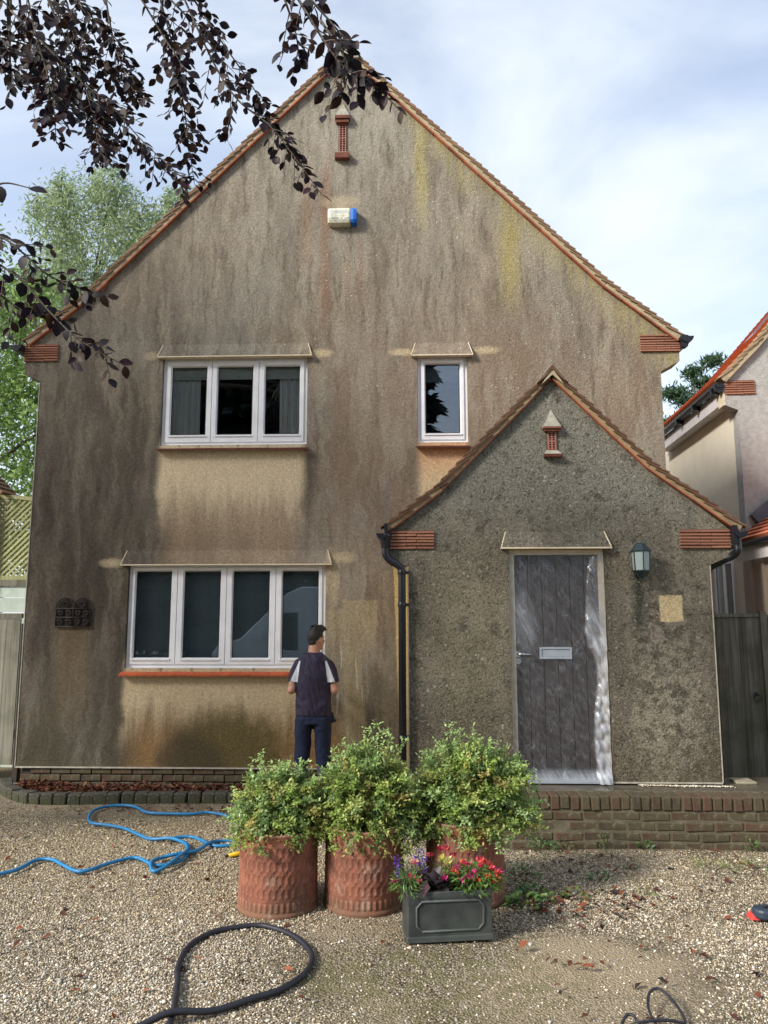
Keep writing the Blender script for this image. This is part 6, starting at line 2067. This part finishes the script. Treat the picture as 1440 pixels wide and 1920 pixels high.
# distant pine between the houses
pine = thing('pine_tree', 'distant blue-green pine with layered branches between the two roofs', 'tree', (12.6, 32.0, 0.0))
tm = MB().tube([(12.8, 32, 0), (12.7, 32, 7), (12.4, 32, 12.4)], [0.25, 0.16, 0.04], 8)
LP = []
for (x, z, w, hgt) in ((11.3, 8.9, 0.8, 0.30), (12.0, 9.4, 0.9, 0.3), (11.6, 10.2, 0.65, 0.28), (12.7, 10.4, 0.9, 0.3), (12.1, 11.2, 0.75, 0.28), (12.9, 11.9, 0.6, 0.24), (11.5, 11.5, 0.5, 0.22), (12.4, 12.4, 0.4, 0.2), (13.3, 12.9, 0.5, 0.22), (13.6, 11.2, 0.8, 0.3), (13.4, 9.5, 0.9, 0.3), (12.6, 8.3, 1.2, 0.4)):
    k = 420
    LP.append(np.stack([nrg.normal(x, w * 0.45, k), nrg.normal(32, w * 0.5, k), z + nrg.normal(0, hgt * 0.45, k)], 1))
    tm.tube([(12.6, 32, z - 0.5), (x, 32, z)], [0.06, 0.02], 5)
tm.build('trunk', M['bark'], pine, True, fix=False)
P = np.concatenate(LP)
n = len(P)
D = rand_dirs(n)
D[:, 2] += 0.4
V, F = leaf_quads(P, D, rand_dirs(n), 0.30, 0.075, 0.1)
pc = np.array([[0.055, 0.115, 0.075], [0.085, 0.155, 0.085], [0.12, 0.18, 0.08]])[nrg.integers(0, 3, n)] * nrg.uniform(0.7, 1.3, (n, 1))
np_mesh('crown', V, F, M['greenleaf'], pine, colors=np.repeat(pc, 4, 0))['kind'] = 'stuff'

# dark conifers across the road, seen in the window reflections
M['conifer'] = leafmat('conifer_needles', 0.1, 0.6, 0.2)
cn_v = cn_f = cn_me = tk_me = None
for k, (x, y, s) in enumerate(((-15.5, -17, 1.4), (-12.2, -15, 1.45), (-9.6, -17, 1.6), (-7.0, -15.5, 1.45), (-4.4, -18, 1.5), (-0.55, -16, 1.34), (9.5, -19, 1.2), (14.0, -16, 1.1))):
    t = thing('conifer', 'dark conifer behind the camera, ' + ('leftmost', 'second from the left', 'third from the left', 'fourth from the left', 'fifth from the left', 'sixth from the left', 'second from the right', 'rightmost')[k] + ' of the row reflected in the windows', 'tree', (x, y, 0.0), 'conifers across the road')
    if cn_me is None:
        m_ = 9000
        hh_ = 1.0 + 12.5 * nrg.random(m_) ** 1.35
        th = nrg.uniform(0, 6.28, m_)
        lay = 0.75 + 0.25 * np.sin(hh_ * 6.0)
        rr = (2.7 * (1 - (hh_ - 1) / 13.2) ** 0.8 * lay) * nrg.random(m_) ** 0.35
        P = np.stack([rr * np.cos(th), rr * np.sin(th), hh_ - rr * 0.25], 1)
        D = np.stack([np.cos(th), np.sin(th), np.full(m_, -0.35)], 1) + nrg.normal(0, 0.3, (m_, 3))
        V, F = leaf_quads(P, D, np.tile([0, 0, 1.0], (m_, 1)) + nrg.normal(0, 0.4, (m_, 3)), 0.55, 0.28, 0.1)
        cc_ = np.array([[0.034, 0.052, 0.046]]) * nrg.uniform(0.5, 1.5, (m_, 1))
        o = np_mesh('crown', V + np.array([x, y, 0.0]), F, M['conifer'], t, colors=np.repeat(cc_, 4, 0))
        cn_me = o.data
        o2 = MB().tube([(x, y, 0), (x, y, 12.5)], [0.28, 0.03], 8).build('trunk', M['bark'], t, True)
        tk_me = o2.data
    else:
        o = inst(cn_me, 'crown', t, (x, y, 0))
        o2 = inst(tk_me, 'trunk', t, (x, y, 0))
    o['kind'] = 'stuff'
    o.rotation_euler = (0, 0, k * 1.3)
    o.scale = (s, s, s)
    o2.scale = (s, s, s)

# parked van behind the camera, reflected in the ground-floor window
van = thing('parked_van', 'pale van parked across the drive, reflected in the ground floor window', 'van', (-2.2, -4.2, 0.0))
M['vanpaint'] = mat('pale_van_paint', (0.55, 0.62, 0.68), (0.52, 0.59, 0.65), 3, rough=0.25, coat=0.3)
prof = [(-5.2, 0.35), (0.55, 0.35), (0.60, 1.0), (0.56, 2.5), (0.45, 2.66), (-2.9, 2.66), (-3.25, 2.5), (-4.5, 1.30), (-5.1, 1.12), (-5.25, 0.9)]
MB().prism(prof, -5.1, -3.3).build('body', M['vanpaint'], van, bevel=0.05)
MB().prism([(-3.35, 1.98), (-2.98, 1.98), (-2.96, 1.0), (-3.30, 1.0), (-3.40, 1.1)], -3.298, -3.290).build('side_window', M['dark'], van)
MB().hexa([(-4.40, -4.95, 1.40), (-3.32, -4.95, 2.44), (-3.32, -3.45, 2.44), (-4.40, -3.45, 1.40)], [(-4.42, -4.95, 1.42), (-3.34, -4.95, 2.46), (-3.34, -3.45, 2.46), (-4.42, -3.45, 1.42)]).build('windscreen', M['dark'], van)
for wx in (-4.1, -0.55):
    for wy in (-5.08, -3.5):
        rs = [[(wx + 0.34 * math.cos(2 * math.pi * k / 20), yy, 0.36 + 0.34 * math.sin(2 * math.pi * k / 20)) for k in range(20)] for yy in (wy, wy + 0.22)]
        MB().loft(rs).build('wheel', M['blackhose'], van)
MB().box(-4.0, -3.85, -3.28, -3.08, 1.25, 1.5).build('wing_mirror', M['vanpaint'], van, bevel=0.03)

# ------------------------------------------------------------------ copper beech overhanging from the left
M['beechleaf'] = leafmat('copper_beech_leaf', 0.15, 0.55, 0.2)
beech = thing('copper_beech', 'copper beech with dark purple leaves overhanging the top left corner', 'tree', (-7.4, 4.3, 0.05))
br0 = random.Random(5)
SPR = {
 'a': [(-2.41, 3.6, 5.18), (-2.22, 3.6, 5.01), (-2.13, 3.55, 4.85), (-2.06, 3.5, 4.62)],
 'b': [(-2.07, 3.5, 5.33), (-1.97, 3.5, 4.95), (-1.86, 3.5, 4.6), (-1.79, 3.45, 4.27)],
 'c': [(-2.0, 3.6, 5.3), (-1.76, 3.6, 4.77), (-1.67, 3.6, 4.49), (-1.63, 3.6, 4.29)],
 'd': [(-2.17, 3.6, 5.17), (-1.79, 3.6, 4.77), (-1.58, 3.6, 4.58), (-1.4, 3.6, 4.37), (-1.15, 3.6, 4.13)],
 'e': [(-1.73, 3.7, 5.51), (-1.64, 3.7, 5.08), (-1.56, 3.7, 4.86), (-1.47, 3.7, 4.67)],
 'f': [(-1.48, 3.8, 5.6), (-1.33, 3.8, 5.08), (-1.28, 3.8, 4.78), (-1.23, 3.8, 4.49)],
 'g': [(-1.33, 3.7, 5.5), (-1.08, 3.7, 4.93), (-0.93, 3.7, 4.68), (-0.75, 3.7, 4.52), (-0.63, 3.7, 4.36), (-0.46, 3.7, 4.11)],
 'h': [(-1.49, 3.9, 5.59), (-1.21, 3.9, 5.27), (-1.03, 3.9, 4.95), (-1.03, 3.9, 4.57)],
 'i': [(-0.58, 2.9, 4.68), (-0.49, 2.9, 4.41), (-0.46, 2.9, 4.23)],
 'j': [(-0.51, 2.8, 4.55), (-0.36, 2.8, 4.28), (-0.26, 2.8, 4.13), (-0.14, 2.8, 4.05), (-0.03, 2.8, 3.93)],
 'k': [(-0.48, 2.9, 4.62), (-0.3, 2.9, 4.39), (-0.24, 2.9, 4.3)],
 'l': [(-0.36, 2.8, 4.35), (-0.25, 2.8, 4.15), (-0.27, 2.8, 4.0)],
 'n': [(-1.74, 2.7, 3.48), (-1.62, 2.7, 3.58), (-1.49, 2.7, 3.56)],
 'o': [(-2.06, 3.2, 3.7), (-1.86, 3.2, 3.61), (-1.66, 3.2, 3.44), (-1.45, 3.2, 3.34)],
 'p': [(-2.05, 3.2, 3.59), (-1.8, 3.2, 3.43), (-1.64, 3.2, 3.26), (-1.49, 3.2, 3.12), (-1.28, 3.2, 3.0)],
 'q': [(-2.05, 3.3, 3.48), (-1.8, 3.3, 3.3), (-1.57, 3.3, 3.25)],
 'r': [(-2.53, 3.8, 5.22), (-2.15, 3.8, 5.11), (-1.95, 3.8, 4.87), (-1.88, 3.8, 4.67)],
 's': [(-1.6, 3.7, 5.51), (-1.37, 3.7, 5.1), (-1.25, 3.7, 4.9), (-1.27, 3.7, 4.77)],
 't': [(-2.24, 3.9, 5.72), (-2.03, 3.9, 5.36), (-1.79, 3.9, 5.11), (-1.66, 3.9, 4.97)],
 'u': [(-1.34, 3.9, 5.62), (-1.1, 3.9, 5.23), (-0.9, 3.9, 4.92), (-0.82, 3.9, 4.75)],
 'v': [(-2.0, 3.7, 5.52), (-1.8, 3.7, 5.25), (-1.68, 3.7, 5.11)],
 'w': [(-2.5, 3.8, 5.57), (-2.26, 3.8, 5.32), (-2.12, 3.8, 5.04)],
}
for key in 'abdrtvwf':
    off = Vector((br0.uniform(-0.10, 0.08), br0.uniform(0.15, 0.45), br0.uniform(-0.02, 0.14)))
    SPR[key + '2'] = [tuple(Vector(p) + off * (1 if i else 1.0)) for i, p in enumerate(SPR[key])]
few = {'n': 0, 'i': 3, 'j': 4, 'k': 3, 'l': 3, 'p': 5, 'o': 5, 'q': 4}
br = random.Random(77)
leaves = []                                  # (pos, dir, normal, length)
def add_leaf(p, d, ln):
    d = Vector(d) + Vector((0, 0, -0.55))
    nrm = Vector((br.gauss(0, 0.5), br.gauss(-0.45, 0.5), br.gauss(0.6, 0.4)))
    leaves.append((Vector(p), d.normalized(), nrm.normalized(), ln))


for key, pts in SPR.items():
    sp = catmull(pts, 7)
    tot = len(sp)
    twigs = MB()
    twigs.tube(sp, [0.0065 - 0.0045 * k / (tot - 1) for k in range(tot)], 5)
    nlat = few.get(key, 7)
    side = 1
    for i in range(2, tot):
        p = sp[i]
        d = (sp[i] - sp[i - 1]).normalized()
        s = d.cross(Vector((0, -1, 0.2))).normalized()
        if nlat == 0:
            continue
        add_leaf(p, d * 0.6 + s * side * 0.9 + Vector((0, br.gauss(0, 0.4), 0)), br.uniform(0.042, 0.078))
        side = -side
        if br.random() < nlat / 9.0 and i < tot - 1:
            # lateral twig
            ld = (d * 0.7 + s * side * br.uniform(0.5, 1.2) + Vector((0, br.gauss(0, 0.6), -0.25))).normalized()
            L = br.uniform(0.08, 0.22) * (1.0 - 0.5 * i / tot)
            q = [p + ld * L * t + Vector((0, 0, -0.25 * L * t * t)) for t in (0, 0.35, 0.7, 1.0)]
            twigs.tube(q, [0.003, 0.0025, 0.002, 0.0012], 4)
            m = max(3, int(L / 0.026))
            for j in range(m):
                t = (j + 1) / m
                pp = p + ld * L * t + Vector((0, 0, -0.25 * L * t * t))
                sd = ld.cross(Vector((0, -1, 0.3))).normalized() * (1 if j % 2 else -1)
                add_leaf(pp, ld * 0.7 + sd * 0.8 + Vector((0, br.gauss(0, 0.5), 0)), br.uniform(0.038, 0.072))
    twigs.build('twig', M['bark'], beech, True, fix=False)
for p, d in (((-1.63, 2.7, 3.575), (0.5, -0.2, -0.9)), ((-1.50, 2.7, 3.56), (1.0, 0.0, 0.4)), ((-1.70, 2.7, 3.52), (0.2, 0.2, -0.6))):
    add_leaf(p, d, 0.075)
outl = [(0.0, 0.0), (0.16, 0.20), (0.38, 0.315), (0.62, 0.30), (0.84, 0.16), (1.0, 0.0)]
lv = [(x, 0, 0.10 * x * x * 0.0) for x, w in outl] + [(x, w, 0.16 * w) for x, w in outl[1:-1]] + [(x, -w, 0.16 * w) for x, w in outl[1:-1]]
lv = [(x, y, z - 0.10 * x * x) for x, y, z in lv]
lf = [(0, 1, 6), (1, 2, 7, 6), (2, 3, 8, 7), (3, 4, 9, 8), (4, 5, 9), (0, 10, 1), (1, 10, 11, 2), (2, 11, 12, 3), (3, 12, 13, 4), (4, 13, 5)]
leaf_me = []
pcols = [(0.016, 0.009, 0.016), (0.026, 0.010, 0.013), (0.013, 0.011, 0.014), (0.040, 0.020, 0.012)]
for c, (wk_, fold_, bend_, tw_) in zip(pcols, ((1.0, 0.16, 0.05, 0.0), (0.86, 0.42, -0.10, 0.25), (1.12, 0.05, 0.14, -0.2), (0.94, -0.22, 0.22, 0.1))):
    me = bpy.data.meshes.new('leaf')
    me.from_pydata([(x, y * wk_, abs(y) * (fold_ - 0.16) - bend_ * x * x + tw_ * x * y + z) for x, y, z in lv], [], lf)
    at = me.color_attributes.new('tint', 'FLOAT_COLOR', 'POINT')
    at.data.foreach_set('color', [v for _ in lv for v in (*c, 1)])
    me.materials.append(M['beechleaf'])
    me.polygons.foreach_set('use_smooth', [True] * len(lf))
    leaf_me.append(me)


def leaf_matrix(p, d, nrm, ln):
    y = nrm.cross(d).normalized()
    z = d.cross(y)
    m3 = Matrix((d, y, z)).transposed()
    return m3


# the 300 leaves nearest to the lens are single parts, the rest one mass
leaves.sort(key=lambda q: (q[0] - cam.location).length - 8 * q[3])
bl_ = wloc(beech)
restV, restF, restC = [], [], []
lvn = np.array(lv)
for k, (p, d, nrm, ln) in enumerate(leaves):
    m3 = leaf_matrix(p, d, nrm, ln)
    if k < 300:
        o = bpy.data.objects.new('leaf', leaf_me[k % 4])
        COL.objects.link(o)
        o.parent = beech
        o.location = p - bl_
        o.rotation_euler = m3.to_euler()
        o.scale = (ln, ln * br.uniform(0.9, 1.1), ln)
    else:
        A = lvn @ (np.array(m3).T * ln) + np.array(p)
        b0 = len(restV) * len(lv)
        restV.append(A)
        for f in lf:
            if len(f) == 3:
                restF.append([b0 + i for i in f])
            else:
                restF.append([b0 + f[0], b0 + f[1], b0 + f[2]])
                restF.append([b0 + f[0], b0 + f[2], b0 + f[3]])
        restC.append(np.tile(np.array(pcols[k % 4]) * br.uniform(0.8, 1.2), (len(lv), 1)))
if restV:
    o = np_mesh('leaf_sprays', np.concatenate(restV), np.array(restF), M['beechleaf'], beech, colors=np.concatenate(restC), smooth=True)
    o['kind'] = 'stuff'
print('beech leaves', len(leaves))
# trunk, limbs reaching to the sprays, and the main crown (out of view, it shades the house)
tr2 = MB()
tr2.tube(catmull([(-7.4, 4.3, 0), (-7.35, 4.3, 2.5), (-7.3, 4.35, 5.0), (-7.2, 4.3, 8.0)], 6), [0.34, 0.33, 0.31, 0.30, 0.29, 0.28, 0.27, 0.26, 0.25, 0.24, 0.23, 0.22, 0.20, 0.18, 0.16, 0.14, 0.12, 0.10, 0.08], 12)
hubs = {'up': [(-7.3, 4.3, 4.8), (-5.2, 4.0, 5.9), (-3.4, 3.75, 6.2), (-2.3, 3.7, 6.0)], 'far': [(-3.4, 3.75, 6.2), (-2.2, 3.6, 6.4), (-1.3, 3.6, 6.1)], 'near': [(-5.2, 4.0, 5.9), (-3.0, 3.2, 6.1), (-1.4, 2.95, 5.7), (-0.65, 2.85, 5.1)], 'low': [(-7.35, 4.3, 3.2), (-5.0, 3.7, 3.9), (-3.2, 3.3, 4.0), (-2.4, 3.2, 3.85)]}
for k, pts in hubs.items():
    c = catmull(pts, 6)
    r0 = 0.10 if k in ('up', 'low') else 0.055
    tr2.tube(c, [r0 * (1 - 0.8 * i / (len(c) - 1)) for i in range(len(c))], 8)
for key, pts in SPR.items():
    s = Vector(pts[0])
    hub = Vector({'i': (-0.65, 2.85, 5.1), 'j': (-0.65, 2.85, 5.1), 'k': (-0.65, 2.85, 5.1), 'l': (-0.65, 2.85, 5.1), 'n': (-2.4, 3.2, 3.85), 'o': (-2.4, 3.2, 3.85), 'p': (-2.4, 3.2, 3.85), 'q': (-2.4, 3.2, 3.85)}.get(key, (-2.3, 3.7, 6.0) if s.x < -1.65 else (-1.3, 3.6, 6.1)))
    if key == 'l':
        continue
    tr2.tube([hub, hub.lerp(s, 0.5) + Vector((0, 0, 0.03)), s], [0.014, 0.010, 0.0065], 5)
tr2.build('trunk', M['bark'], beech, True, fix=False)
g = np.random.default_rng(91)
n = 10000
k = 300
d = rand_dirs(k, g)
cc = np.array([[-7.4, 4.5, 6.6]]) + d * (0.45 + 0.55 * g.random((k, 1))) * np.array([[3.4, 3.4, 2.9]])
idx = g.integers(0, k, n)
P = cc[idx] + g.normal(0, 0.30, (n, 3))
D = rand_dirs(n, g)
D[:, 2] -= 0.5
V, F = leaf_quads(P, D, rand_dirs(n, g), g.uniform(0.08, 0.13, n), g.uniform(0.06, 0.09, n), 0.15)
C_ = np.array(pcols)[g.integers(0, 4, n)] * g.uniform(0.8, 1.3, (n, 1))
np_mesh('crown', V, F, M['beechleaf'], beech, colors=np.repeat(C_, 4, 0))['kind'] = 'stuff'
